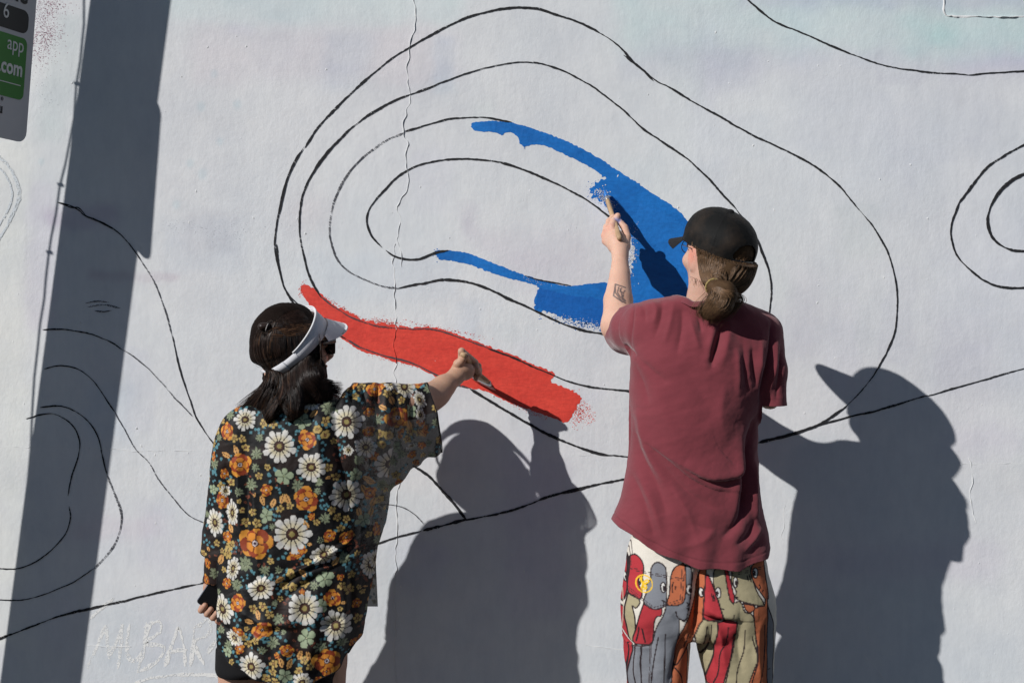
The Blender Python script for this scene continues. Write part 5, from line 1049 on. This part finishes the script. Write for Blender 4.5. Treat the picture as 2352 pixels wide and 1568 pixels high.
for x, y, a_ in [Z2(870, 700)+(1.9,), Z2(880, 700)+(1.2,), Z2(1030, 920)+(1.1,), Z2(700, 800)+(-1.9,), Z2(760, 820)+(-1.2,), Z2(1530, 600)+(.5,), Z2(1500, 640)+(1.1,), Z2(1560, 930)+(-1.3,), Z2(1490, 920)+(-1.8,), Z2(385, 960)+(1.2,), Z2(320, 1230)+(1.9,), Z2(470, 380)+(-1.9,), Z2(410, 400)+(3.6,), Z2(1000, 1330)+(.9,), Z2(880, 1390)+(2.6,), Z2(1080, 60)+(-.8,), Z2(1040, 30)+(-1.4,), Z3(1250, 1180)+(1.9,), Z3(1310, 1180)+(1.4,), Z3(1110, 1370)+(-1.2,), Z3(1060, 1350)+(-1.8,), Z3(820, 870)+(-1.9,), Z3(760, 900)+(3.3,), Z3(1550, 330)+(-.9,), Z3(1500, 300)+(-1.5,), Z3(400, 220)+(1.8,), Z4(800, 560)+(-1.9,), Z4(750, 600)+(3.6,), Z4(520, 1230)+(.5,), Z4(1080, 800)+(1.3,), Z4(1040, 820)+(1.8,), Z4(1180, 900)+(.8,), Z4(590, 1540)+(-1.2,)]: leaf(x, y, 26, a_, LF)
for x, y, R in [Z2(1015, 85)+(24,), Z2(870, 550)+(24,), Z2(720, 885)+(19,), Z2(1460, 550)+(17,), Z2(1510, 950)+(19,), Z2(1210, 1420)+(23,), Z3(1300, 1060)+(25,), Z3(1085, 1440)+(19,), Z4(1090, 710)+(20,), Z2(1180, 1640)+(20,), Z3(460, 1230)+(14,), Z2(235, 680)+(14,), Z4(960, 1060)+(14,)]: flower(x, y, R, 5, SGE, 2.6, (.08, .10, .06), depth=.42, mid=((.25, .28, .15), (.6, .6, .4)), midr=.08)
def orange(x, y, R, sq=1., ang=0.):
    ro = rng.uniform(0, 6.28); flower(x, y, R, 5, ORG, 2.2, (.12, .03, .01), rot=ro, depth=.32, sq=sq, ang=ang); flower(x, y, R*.86, 5, RST, 2.4, (.10, .02, .01), rot=ro+.63, depth=.25, sq=sq, ang=ang)
    flower(x, y, R*.60, 4, (.60, .22, .03), 2.2, (.16, .04, .01), rot=ro, depth=.20, mid=((.6, .5, .5), (.03, .012, .03)), midr=.24, sq=sq, ang=ang)
for q in [Z2(490, 460)+(32,), Z2(375, 180)+(26, .7, 1.6), Z2(1065, 245)+(26,), Z2(320, 770)+(24, .75, 1.6), Z2(345, 540)+(16, .7, 1.6), Z2(720, 670)+(17,), Z2(1055, 745)+(34,), Z2(625, 1115)+(46,), Z2(370, 1075)+(16, .8, 1.6), Z2(980, 1200)+(30, .5, -.45), Z2(1245, 1060)+(19, .8, -.4), Z2(1565, 720)+(17,), Z2(1600, 400)+(14,), Z2(1560, 190)+(15,), Z2(1380, 1080)+(24, .6, -.6), Z2(240, 400)+(14, .5, 1.6), Z2(180, 1340)+(16, .4, 1.5), Z2(1610, 1050)+(20, .5, 1.6), Z3(580, 710)+(24,), Z3(850, 970)+(29, .8, -.5), Z3(590, 1000)+(19, .6, .2), Z3(605, 1175)+(14,), Z3(1105, 1180)+(18,), Z3(1500, 1310)+(36,), Z3(1560, 660)+(23,), Z3(450, 520)+(14,), Z3(1500, 1420)+(14,), Z3(1930, 620)+(15, .5, 1.6), Z3(1780, 760)+(13,), Z4(840, 680)+(32,), Z4(620, 400)+(22,), Z4(1165, 420)+(18,), Z4(1245, 900)+(16, .5, 1.5), Z4(1200, 820)+(12,), Z4(400, 355)+(14,), Z4(980, 830)+(13,), Z4(700, 350)+(10,)]: orange(*q)
def daisy(x, y, R, sq=1., ang=0.): flower(x, y, R, 13, WHT, 4.0, (.018, .014, .016), shade=CRM, depth=.30, mid=((.06, .022, .014), (.30, .24, .08)), midr=.23, sq=sq, ang=ang)
for q in [Z2(830, 300)+(43,), Z2(1100, 475)+(38,), Z2(530, 80)+(29,), Z2(935, 1040)+(49,), Z2(1385, 100)+(43,), Z2(1380, 720)+(41,), Z2(415, 870)+(34, .55, 1.5), Z2(255, 960)+(36, .65, 1.4), Z2(1730, 490)+(40,), Z2(1540, 320)+(29, .85, .8), Z2(680, 1490)+(38, .8, -.4), Z2(1200, 1215)+(36, .7, -.3), Z2(425, 1340)+(32, .6, 1.8), Z2(1560, 1350)+(36, .6, 1.5), Z3(1280, 755)+(44,), Z3(1590, 950)+(40,), Z3(400, 790)+(42, .65, 1.1), Z3(540, 1075)+(26, .65, .5), Z3(735, 1350)+(35,), Z3(1260, 1510)+(26,), Z3(1960, 330)+(26, .6, 1.5), Z2(350, 690)+(15,), Z4(1040, 470)+(34, .85, 1.2), Z4(1190, 600)+(26, .6, 1.2), Z4(770, 350)+(18,), Z4(1200, 750)+(20, .6, 1.3), Z4(1110, 1060)+(16, .5, -.4), Z4(45, 500)+(26,), Z4(400, 970)+(14,)]: daisy(*q)
done = al_ == 0; tries = r.integers(0, len(V), 2200)
for q in tries:                                         # small flowers fill whatever is still bare
    x, y = X_[q], Y_[q]; kind = r.integers(0, 10); R = r.uniform(8, 15); i = near(x, y, R); i = i[np.hypot(X_[i]-x, Y_[i]-y) < R*.95]
    if len(i) < 6 or (al_[i] == 0).mean() > .04: continue
    if kind < 4: flower(x, y, R*.85, 5, YEL, 2.2, (.10, .05, .015), depth=.5, mid=((.16, .05, .03), (.45, .32, .12)), midr=.22)
    elif kind < 6: flower(x, y, R, 8, DSG, 1.6, (.02, .025, .015), depth=.55, shade=(.28, .31, .19))
    elif kind < 7: orange(x, y, R)
    elif kind < 8: leaf(x, y, R*1.5, r.uniform(0, 6.28), LF)
    else:
        for _ in range(4): dot(x+r.uniform(-R, R)*.8, y+r.uniform(-R, R)*.8, r.uniform(2.4, 3.6), TEAL)
# the cloth is sheer where only one or two layers hang free of the body
qxs, qys = back_px(V, .5); fbase = (al_ > 0); shr_ = np.clip((qxs-790)/40, 0, 1)*np.clip((qys-905)/60, 0, 1)*np.clip((1330-qys)/80, .35, 1)
alpha = 1-np.where(fbase, .015+.22*shr_, .0+.10*shr_); alpha[np.abs(back_px(V, .53)[1]-np.interp(back_px(V, .53)[0], KH[:, 0], KH[:, 1])) < 3] = 1
cc4 = np.column_stack([kc*(1+n3(V, .02, 140)[:, None]*.12), alpha])
kim = mesh('floral_shirt', V, F, chiffon, wom, cols=cc4); kim['label'] = 'sheer black shirt printed with white daisies and orange flowers'
hem_m = plain('black_hem', (.012, .011, .013), .7, .2)
hv = []
for lp in boundary(KIMv, KIMf):
    q = sm_loop(KIMv[lp], 3)
    if len(q) > 60 and np.linalg.norm(q[0]-q[-1]) < .03: v, f = tube(q[::2], .0013, 5, True); mesh('hem', v, f, hem_m, kim)
# inner layer of the left sleeve round the forearm
V, F = surf(lambda p: chain(p, [P(512, 1240, .42), P(499, 1330, .385), P(495, 1412, .365)], [.040, .036, .029]), [P(440, 1, .4)[0], -.50, P(1, 1420, .4)[2]], [P(560, 1, .4)[0], -.32, P(1, 1210, .4)[2]], .0056, 1)
V, F = cut(V, F, lambda p: P(1, 1338, .4)[2]-p[:, 2]); V, F = cut(V, F, lambda p: p[:, 2]-P(1, 1262, .4)[2]); V = V+np.array([1, 0, 0])*(n3(V, .03, 8)*.012)[:, None]
X_, Y_ = [q*1.06293 for q in back_px(V, .44)]; kc = np.ones((len(V), 3))*np.array([.020, .011, .010]); al_ = np.full(len(V), .03); order = np.argsort(X_); xs_s = X_[order]
orange(504, 1375, 16, .6, 1.5); orange(499, 1420, 18, .5, 1.5); flower(522, 1400, 16, 8, DSG, 1.6, (.02, .025, .015), depth=.5, shade=(.28, .31, .19)); orange(502, 1450, 12, .5, 1.5)
mesh('sleeve_lining', V, F, chiffon, kim, cols=np.column_stack([kc, np.full(len(V), .97)]))

DM = DMW
# ---- where the visor sits (it also presses the hair in)
VU = np.array([.744, .0, .667]); VN = np.array([-.60, -.436, .67]); VN /= np.linalg.norm(VN); VW = np.cross(VN, VU); VW /= np.linalg.norm(VW)
if VW[1] > 0: VW = -VW
vc = P(670, 788, .395); RV = .0965
# ---- hair
NB = P(660, 880, .47)
def f_wh(p):
    d_ = ell(p, LW(-.004, 0, .013), [.100, .085, .090], WH_); d_ = smin(d_, ell(p, LW(-.044, 0, -.010), [.056, .064, .060], WH_), .03)
    d_ = smin(d_, chain(p, [LW(-.046, 0, -.045), P(652, 885, .465), P(628, 925, .475)], [.060, .056, .040]), .03)
    d_ = smin(d_, chain(p, [LW(-.03, -.055, -.04), P(712, 872, .465), P(722, 905, .460)], [.046, .044, .034]), .02); d_ = smin(d_, chain(p, [LW(.02, -.070, -.02), P(736, 850, .42), P(742, 895, .43)], [.022, .030, .022]), .015)
    d_ = smin(d_, chain(p, [P(620, 880, .46), P(592, 905, .465), P(574, 935, .465)], [.036, .026, .012]), .012); d_ = smin(d_, chain(p, [P(640, 900, .49), P(622, 945, .50), P(618, 965, .50)], [.030, .022, .010]), .012)
    d_ = smin(d_, chain(p, [P(680, 900, .49), P(676, 940, .51), P(668, 962, .51)], [.032, .022, .010]), .012); d_ = smin(d_, chain(p, [P(720, 890, .47), P(748, 905, .46), P(768, 912, .45)], [.026, .018, .008]), .010)
    d_ = smin(d_, fw(p)-.008, .01)
    q = p-vc; hgt = q@VN; g_ = np.hypot(q@VU, (q@VW)/.96)-RV+.002-np.where(hgt > 0, np.maximum(0, hgt-.010)*.35, np.maximum(0, -hgt-.018)*5)
    d_ = smin(smax(d_, g_, .012), chain(p, [P(634, 872, .448), P(618, 906, .462), P(594, 938, .470)], [.029, .027, .012]), .012)
    return smax(d_, (p-LW(.052, 0, 0))@WH_[:, 0], .012)
V, F = surf(f_wh, [P(540, 1, .4)[0], -.66, P(1, 985, .45)[2]], [P(800, 1, .4)[0], -.29, P(1, 700, .4)[2]], .0058, 1); whb = np.array([.015, .0078, .0055])
V = displace(f_wh, V, n3(V*[1, 1, .3], .012, 150)*.006); wh = mesh('hair', V, F, hairb_m, wom, cols=whb*(.3+.5*(n3(V*[1, 1, .4], .01, 151)[:, None]+.5))); wh['label'] = 'dark brown wavy shoulder length hair'
G = [  # guide curves, traced
 [(618, 742), (590, 762), (582, 795), (588, 830), (612, 852), (600, 890), (575, 925), (556, 962)], [(622, 740), (598, 768), (592, 805), (602, 838), (622, 860), (612, 900), (588, 935), (572, 968)], [(628, 742), (612, 775), (608, 810), (618, 842), (635, 868), (628, 905), (608, 945), (600, 962)], [(638, 742), (632, 780), (632, 815), (638, 845), (648, 875), (645, 915), (628, 950), (620, 972)],
 [(650, 742), (652, 782), (654, 815), (655, 848), (660, 880), (664, 920), (655, 955), (662, 975)], [(664, 740), (672, 778), (672, 812), (670, 846), (676, 880), (690, 915), (682, 950), (690, 962)], [(676, 738), (688, 770), (692, 805), (690, 842), (695, 878), (712, 905), (722, 928), (712, 945)], [(690, 735), (704, 762), (710, 800), (708, 838), (712, 870), (732, 895), (748, 912), (742, 925)],
 [(702, 735), (718, 760), (724, 795), (722, 832), (724, 862), (740, 885), (758, 900), (772, 908)], [(712, 738), (730, 768), (736, 800), (736, 832), (734, 860), (744, 880), (758, 888), (770, 892)]]
G = np.array([smooth_line(g_, 1000)[[0]] if False else np.array([[np.interp(t_, np.linspace(0, 1, 8), np.array(g_, float)[:, c_]) for c_ in (0, 1)] for t_ in np.linspace(0, 1, 22)]) for g_ in G])
G = (np.roll(G, 1, 1)+2*G+np.roll(G, -1, 1))/4*1.0; G[:, 0] = G[:, 1]*2-G[:, 2]; G[:, -1] = G[:, -2]*2-G[:, -3]
r = np.random.default_rng(31); n = 3600; m = 22; u = r.uniform(0, len(G)-1.001, n); i = u.astype(int); fr_u = (u-i)[:, None, None]; cv = G[i]*(1-fr_u)+G[i+1]*fr_u
clump = np.round(u*3.2)/3.2; t = np.linspace(0, 1, m)[None]; amp = np.clip(t-.45, 0, 1)*2; ph = (clump*5.1)[:, None]
gi = np.clip(clump, 0, len(G)-1.001); ic = gi.astype(int); fc_ = (gi-ic)[:, None, None]; cc_ = G[ic]*(1-fc_)+G[ic+1]*fc_; pull = (np.clip(t-.5, 0, 1)*1.5)[..., None]; cv = cv*(1-pull)+cc_*pull
crnd = np.random.default_rng(8).uniform(-1, 1, (64, 3)); ck = (clump*3.2).astype(int) % 64; ln = (1+.10*crnd[ck, 0]+r.uniform(-.10, .05, n))[:, None]
cv = np.stack([cv[..., 0]+np.sin(t*(9+2*crnd[ck, 1][:, None])+ph)*8*amp+crnd[ck, 2][:, None]*7*amp**2+r.normal(0, 1.3, (n, 1))+r.normal(0, 2.4, (n, 1))*amp, 742+(cv[..., 1]-742)*(1+(ln-1)*np.clip(t*1.3-.3, 0, 1))+np.cos(t*9+ph)*3*amp+r.normal(0, 2.5, (n, 1))], -1)
k = K(.47); X = (cv[..., 0]-1176)*k; Z = HC-(cv[..., 1]-784)*k; Y = onto(f_wh, X.ravel(), Z.ravel(), -.66, -.36, .001, np.full(X.size, -.505)).reshape(X.shape)
Y = (np.pad(Y, ((0, 0), (1, 1)), 'edge')[:, :-2]+Y+np.pad(Y, ((0, 0), (1, 1)), 'edge')[:, 2:])/3; Cn = np.stack([X, Y-r.uniform(0, .005, (n, 1))*(.4+t), Z], -1)
v, f = strands(Cn, r.uniform(.0004, .0009, n)); tone = .55+1.3*vnoise(clump*7.3, clump*2.1, 1.0, 4)[:, None]*r.uniform(.5, 1.4, (n, 1)); hl = (r.random((n, 1)) < .10)*(np.abs(clump[:, None]-2.6) < 2.2); cs = np.repeat(whb*tone+hl*np.array([.085, .042, .020]), m*3, 0)
# swept crown hair from the hairline back to the little gathered knot, and flyaways
n2 = 1500; m2 = 12; t = np.linspace(0, 1, m2)[None]; u = r.uniform(0, 1, n2)[:, None]; sx_, sy_ = 694+u*34, 716+u*44; ex_, ey_ = 641+r.normal(0, 5, (n2, 1))-18*u, 748+r.normal(0, 5, (n2, 1))+u*16; cx = sx_*(1-t)+ex_*t; cy = sy_*(1-t)+ey_*t-np.sin(np.pi*t)*(14*(1-u)-6*u)
k = K(.46); X = (cx-1176)*k; Z = HC-(cy-784)*k; Y = onto(f_wh, X.ravel(), Z.ravel(), -.66, -.36, .001, np.full(X.size, -.46)).reshape(X.shape); C2 = np.stack([X, Y-r.uniform(0, .003, (n2, 1)), Z], -1); v2, f2 = strands(C2, r.uniform(.0004, .0008, n2)); cs2 = np.repeat(whb*r.uniform(.6, 2.6, (n2, 1))+(u > .6)*(r.random((n2, 1)) < .5)*np.array([.10, .05, .024]), m2*3, 0)
n3_ = 90; t = np.linspace(0, 1, 9)[None]; a0_ = r.uniform(0, 2*np.pi, (n3_, 1)); bx_, by_ = 668+82*np.cos(a0_), 800+78*np.sin(a0_); a1 = a0_+r.normal(0, .8, (n3_, 1)); L_ = r.uniform(6, 22, (n3_, 1)); cx = bx_+np.cos(a1+t*1.5)*L_*t; cy = by_+np.sin(a1+t*1.5)*L_*t+t*t*6
X = (cx-1176)*K(.43); Z = HC-(cy-784)*K(.43); Cf = np.stack([X, np.full(X.shape, -.46), Z], -1); v3, f3 = strands(Cf, np.full(n3_, .00030)); cs3 = np.repeat(whb*np.ones((n3_, 1)), 9*3, 0)
V, F, C = merge([(v, f, cs), (v2, f2, cs2), (v3, f3, cs3)]); mesh('hair_strands', V, F, hair_m, wh, cols=C)['kind'] = 'stuff'
for (kx_, ky_, kr) in ((641, 799*0+797-0, .009),):
    kn = PN(641, 797, .485); v, f = surf(lambda p: smin(ell(p, kn, [.012, .011, .010]), ell(p, kn+[.010, .0, .002], [.010, .010, .008]), .004), kn-.03, kn+.03, .004, 1); kb = mesh('hair_knot', v, f, hair_m, wh, cols=whb*1.3*np.ones((len(v), 1)))
    th = np.linspace(0, 2*np.pi, 24, endpoint=False); v, f = tube(kn+[.012, -.003, -.002]+np.column_stack([.003*np.cos(th), .010*np.sin(th), .009*np.cos(th)]), .0012, 6, True); mesh('hair_tie', v, f, plain('clear_elastic', (.4, .38, .36), .3, .5), kb)

# ---- white sun visor
fa = math.radians(-24)          # the peak points a little towards the wall
def ring(a, R, h, k_=1.0): R = R+.004; return vc+(VU*math.cos(a)*R*1.0+VW*math.sin(a)*R*.96)*k_+VN*h
def band(a0, a1, prof, n_, name, mat, par):
    A = np.linspace(a0, a1, n_); VV = [];
    for R, h in prof:
        for a in A:
            hh = h*np.interp(abs(a-fa), [0, .9, 1.9, 2.9], [1.25, 1.15, .75, .62]) if True else h; VV.append(ring(a, R, hh))
    m_ = len(prof); FF = [[i*n_+j, i*n_+j+1, ((i+1) % m_)*n_+j+1, ((i+1) % m_)*n_+j] for i in range(m_) for j in range(n_-1)]; FF += [[i*n_ for i in range(m_)], [i*n_+n_-1 for i in range(m_)][::-1]]
    return mesh(name, VV, FF, mat, par)

vis = band(fa-1.95, fa+2.02, [(RV, -.020), (RV+.0028, -.020), (RV+.0036, 0), (RV+.0020, .021), (RV-.0015, .022), (RV-.001, 0)], 60, 'visor', white_f, wom); vis['label'] = 'white sun visor with a sweatband'
band(fa+1.98, fa+3.30, [(RV+.0010, -.017), (RV+.0040, -.017), (RV+.0040, .017), (RV+.0010, .017)], 26, 'strap', white_f, vis)
band(fa+2.35, fa+2.98, [(RV+.0045, -.019), (RV+.0070, -.019), (RV+.0070, .020), (RV+.0045, .020)], 16, 'fastener', white_f, vis)
band(fa-1.95, fa+2.02, [(RV+.0030, .019), (RV+.0046, .0195), (RV+.0046, .0235), (RV+.0018, .024)], 60, 'edge_binding', plain('white_binding', (.74, .74, .75), .7, .2, var=.04), vis)
BVEC = np.array([.050, .064, -.014]); BV = []; nu, nv3 = 21, 8
for s in (0, 1):
    for i in range(nu):
        a = fa+(i/(nu-1)-.5)*2*1.12
        for j in range(nv3):
            t_ = j/(nv3-1); aa = (a-fa)*1.36; wdt = max(0, math.cos(aa))**.6 if abs(aa) < math.pi/2 else 0
            p_ = ring(a, RV+.006, -.020)+BVEC*t_*wdt+VN*(s*.0028)-np.array([0, 0, 1])*(.012*abs(math.sin(aa))*t_); BV.append(p_)
o = nu*nv3; FF = []
for s in (0, 1):
    for i in range(nu-1):
        for j in range(nv3-1):
            q = [s*o+i*nv3+j, s*o+(i+1)*nv3+j, s*o+(i+1)*nv3+j+1, s*o+i*nv3+j+1]; FF.append(q if s else q[::-1])
rim = [j for j in range(nv3)]+[i*nv3+nv3-1 for i in range(1, nu)]+[(nu-1)*nv3+j for j in range(nv3-2, -1, -1)]; FF += [[a, b_, b_+o, a+o] for a, b_ in zip(rim[:-1], rim[1:])]
mesh('brim', BV, FF, white_f, vis)
# ---- sunglasses
def gl_box(c_, ax1, ax2, ax3, h_):
    VV = [c_+ax1*h_[0]*i+ax2*h_[1]*j+ax3*h_[2]*k_ for i in (-1, 1) for j in (-1, 1) for k_ in (-1, 1)]; return np.array(VV), np.array([(0, 1, 3, 2), (4, 6, 7, 5), (0, 4, 5, 1), (2, 3, 7, 6), (0, 2, 6, 4), (1, 5, 7, 3)])
GF, GR, GU = WH_[:, 0], WH_[:, 1], WH_[:, 2]; g0 = LW(.094, 0, .006); ps = []
for s in (-1, 1):
    c_ = g0+GR*s*.034
    o_ = np.array([c_+GR*x_*.0265+GU*y_*.021 for x_, y_ in ((-1, .75), (-.8, 1), (.8, 1), (1, .75), (.9, -.7), (.6, -1), (-.6, -1), (-.9, -.7))]); ps.append(tube(o_, .0030, 6, True))
    hp = g0+GR*s*.064+GU*.014; ps.append(gl_box((hp+LW(.0, s*.080, .010))/2, (hp-LW(.0, s*.080, .010))/np.linalg.norm(hp-LW(.0, s*.080, .010)), GU, np.cross(GU, GF), (.048, .0065, .0018)))
ps.append(tube([g0-GR*.010+GU*.010, g0+GU*.013, g0+GR*.010+GU*.010], .0028, 6)); v, f = join(ps); sg = mesh('sunglasses', v, f, black_p, wom, smooth=False); sg['label'] = 'thick black framed sunglasses'
for s in (-1, 1):
    v, f = gl_box(g0+GR*s*.034, GR, GU, GF, (.026, .020, .0010)); mesh('lens', v, f, plain('smoked_lens', (.03, .03, .035), .08, .6, var=0), sg, smooth=False)

DM = None
# ---- her brush, loaded with red, and the phone
brush('paintbrush', tipw, endw, np.array([.80, .10, -.46]), .050, .072, .0095, .036, 'wide wooden paintbrush with red bristles pressed against the red stroke', plain('red_wet_bristles', (.45, .05, .035), .4, .5, var=.5))
ph_ = thing('phone', tuple(map(float, ctr)), 'black glass phone held at arm\'s length down beside the floral shirt', 'phone')
def rounded(c_, a1, a2, a3, hx, hy, hz, rad, name, mat, par):
    o_ = []
    for cx_, cy_, st_ in ((hx-rad, hy-rad, 0), (-hx+rad, hy-rad, 1), (-hx+rad, -hy+rad, 2), (hx-rad, -hy+rad, 3)):
        for t_ in np.linspace(0, 1, 5): q = (st_+t_)*math.pi/2; o_.append((cx_+rad*math.cos(q), cy_+rad*math.sin(q)))
    n_ = len(o_); VV = [c_+a1*x_*s_+a2*y_*s_+a3*z_ for z_, s_ in ((-hz, .975), (-hz*.6, 1), (hz*.6, 1), (hz, .975)) for x_, y_ in o_]; FF = [[i*n_+j, i*n_+(j+1) % n_, (i+1)*n_+(j+1) % n_, (i+1)*n_+j] for i in range(3) for j in range(n_)]+[list(range(n_))[::-1], list(range(3*n_, 4*n_))]
    return mesh(name, VV, FF, mat, par, smooth=False)
if pn[1] > 0: pn = -pn
bd = rounded(ctr, pu, pv, pn, .036, .076, .0040, .009, 'phone_body', plain('phone_frame', (.16, .17, .20), .25, .6, metal=.8, var=.1), ph_)
rounded(ctr+pn*.0043, pu, pv, pn, .0342, .0742, .0006, .008, 'screen', plain('phone_glass', (.006, .006, .007), .06, .7, var=0), ph_)
rounded(ctr-pu*.0362+pv*-.035, pv, pn, pu, .010, .0010, .0008, .0008, 'side_button', plain('button_metal', (.3, .32, .36), .3, .5, metal=.8), ph_)

# ================================================================== post, cable and parking sign
LEAN = .132
pole_m = plain('painted_post', (.30, .30, .31), .6, .3, bump=.3, var=.2)
def pole_x(z): return -1.626+LEAN*(z-1.736)
pole = thing('sign_post', (pole_x(0), -.36, 0), 'leaning round post close to the wall that carries the parking sign', 'post')
v, f = tube([[pole_x(z), -.36, z] for z in (0, .5, 1.0, 2.0, 3.0, 4.2)], .073, 24); mesh('shaft', v, f, pole_m, pole)
v, f = tube([[pole_x(4.2), -.36, 4.2], [pole_x(4.22), -.36, 4.215], [pole_x(4.23), -.36, 4.23]], [.073, .073, .01], 24); mesh('end_cap', v, f, pole_m, pole)
v, f = tube([[pole_x(0), -.36, 0], [pole_x(.02), -.36, .012]], [.15, .15], 24); mesh('base_plate', v, f, steel, pole)
# cable clipped to the post: placed from where its shadow falls
shp = [(205, -150), (205, 60), (196, 150), (186, 210), (181, 290), (160, 400), (146, 455), (137, 520), (125, 580), (119, 620), (112, 680), (108, 730), (98, 790), (92, 850), (84, 920), (79, 1000), (75, 1100), (66, 1200)]
shp = [(a/1.063, b_/1.063) for a, b_ in shp]
cb = [[(x-1176)*KW-1.13*.36, -.36, HC-(y-784)*KW+.85*.36] for x, y in shp]; cb = [cb[0][:2]+[cb[0][2]+.5]]+cb; v, f = tube(cb, .0024, 6); mesh('cable', v, f, black_k, pole)
for y_ in (196, 428, 583): q = np.array([(np.interp(y_, [a[1] for a in shp], [a[0] for a in shp])-1176)*KW-1.13*.36, -.36, HC-(y_-784)*KW+.306]); v, f = tube([q+[-.003, 0, .004], q+[.008, 0, .004]], .005, 6); mesh('cable_clip', v, f, steel, pole)
# sign
ST_ = np.array([-.405, -.914, 0.]); SU = np.array([.075, 0, 1.]); SU /= np.linalg.norm(SU); ST_ = ST_-SU*(ST_@SU); ST_ /= np.linalg.norm(ST_); SN = np.cross(ST_, SU); 
if SN[0] < 0: SN = -SN
sb = PN(62, 350, .10); SW_, SHt = .33, .45                # lower wall-side corner
def SP(u_, v_, o_=0): return sb+ST_*u_+SU*v_+SN*o_        # u: from the wall side towards the street, v: up
sg = thing('parking_sign', tuple(map(float, SP(SW_/2, SHt/2))), 'grey parking payment sign with black and green panels at the left edge', 'sign')
def rr_poly(u0, u1, v0, v1, rad, n_=6):
    o_ = []
    for cx_, cy_, st_ in ((u1-rad, v1-rad, 0), (u0+rad, v1-rad, 1), (u0+rad, v0+rad, 2), (u1-rad, v0+rad, 3)):
        for t_ in np.linspace(0, 1, n_): q = (st_+t_)*math.pi/2; o_.append((cx_+rad*math.cos(q), cy_+rad*math.sin(q)))
    return o_
def plate(poly, o0, o1, name, mat, par):
    n_ = len(poly); VV = [SP(a, b_, o_) for o_ in (o0, o1) for a, b_ in poly]; FF = [list(range(n_)), list(range(n_, 2*n_))[::-1]]+[[i, i+n_, (i+1) % n_+n_, (i+1) % n_] for i in range(n_)]; return mesh(name, VV, FF, mat, par, smooth=False)
panel = plate(rr_poly(0, SW_, 0, SHt, .030), -.0015, .0015, 'panel', plain('sign_grey', (.55, .55, .57), .5, .4, var=.05), sg)
s_k = plain('sign_black', (.010, .010, .011), .4, .4, var=0); s_g = plain('sign_green', (.045, .23, .03), .45, .4, var=.05); s_w = plain('sign_white', (.72, .72, .70), .5, .3, var=0)
kz = lambda py_: (350-py_)*(4.0/3500)                      # height above the sign's foot, at its wall side
plate(rr_poly(.025, SW_-.02, kz(90), kz(34), .022), .002, .0026, 'black_panel', s_k, sg); plate(rr_poly(.024, SW_-.02, kz(250), kz(101), .018), .002, .0026, 'green_panel', s_g, sg)
plate([(.038, kz(217)), (.038, kz(215)), (SW_-.03, kz(215)), (SW_-.03, kz(217))], .0030, .0034, 'rule', s_w, sg)
def text(s, u_right, v_, size, mat, bold=0):
    """flat lettering, right aligned at u_right, baseline at v_"""
    cu = bpy.data.curves.new('t', 'FONT'); cu.body = s; cu.size = size; cu.align_x = 'RIGHT'; cu.extrude = .0004; cu.offset = bold; cu.resolution_u = 3; ob = bpy.data.objects.new('t', cu); sc.collection.objects.link(ob); bpy.context.view_layer.update()
    me = bpy.data.meshes.new_from_object(ob.evaluated_get(bpy.context.evaluated_depsgraph_get())); VV = [SP(u_right-v.co.x*.80, v_+v.co.y, .0034+v.co.z) for v in me.vertices]; FF = [list(p.vertices) for p in me.polygons]; bpy.data.objects.remove(ob); bpy.data.curves.remove(cu)
    return mesh('lettering', VV, FF, mat, sg, smooth=False)
text('one', .034, kz(18), .088, s_k, .0015); text('6', .100, kz(66), .060, s_w); text('app', .036, kz(137), .056, s_w); text('.com', .035, kz(194), .058, s_w, .0015); text('o', .098, kz(262), .022, s_k); text('u', .098, kz(292), .040, s_k, .0008)
for vz in (.10, .34): v, f = tube([SP(SW_/2, vz, -.002), SP(SW_/2, vz, -.045)], .010, 8); mesh('bracket', v, f, steel, sg)
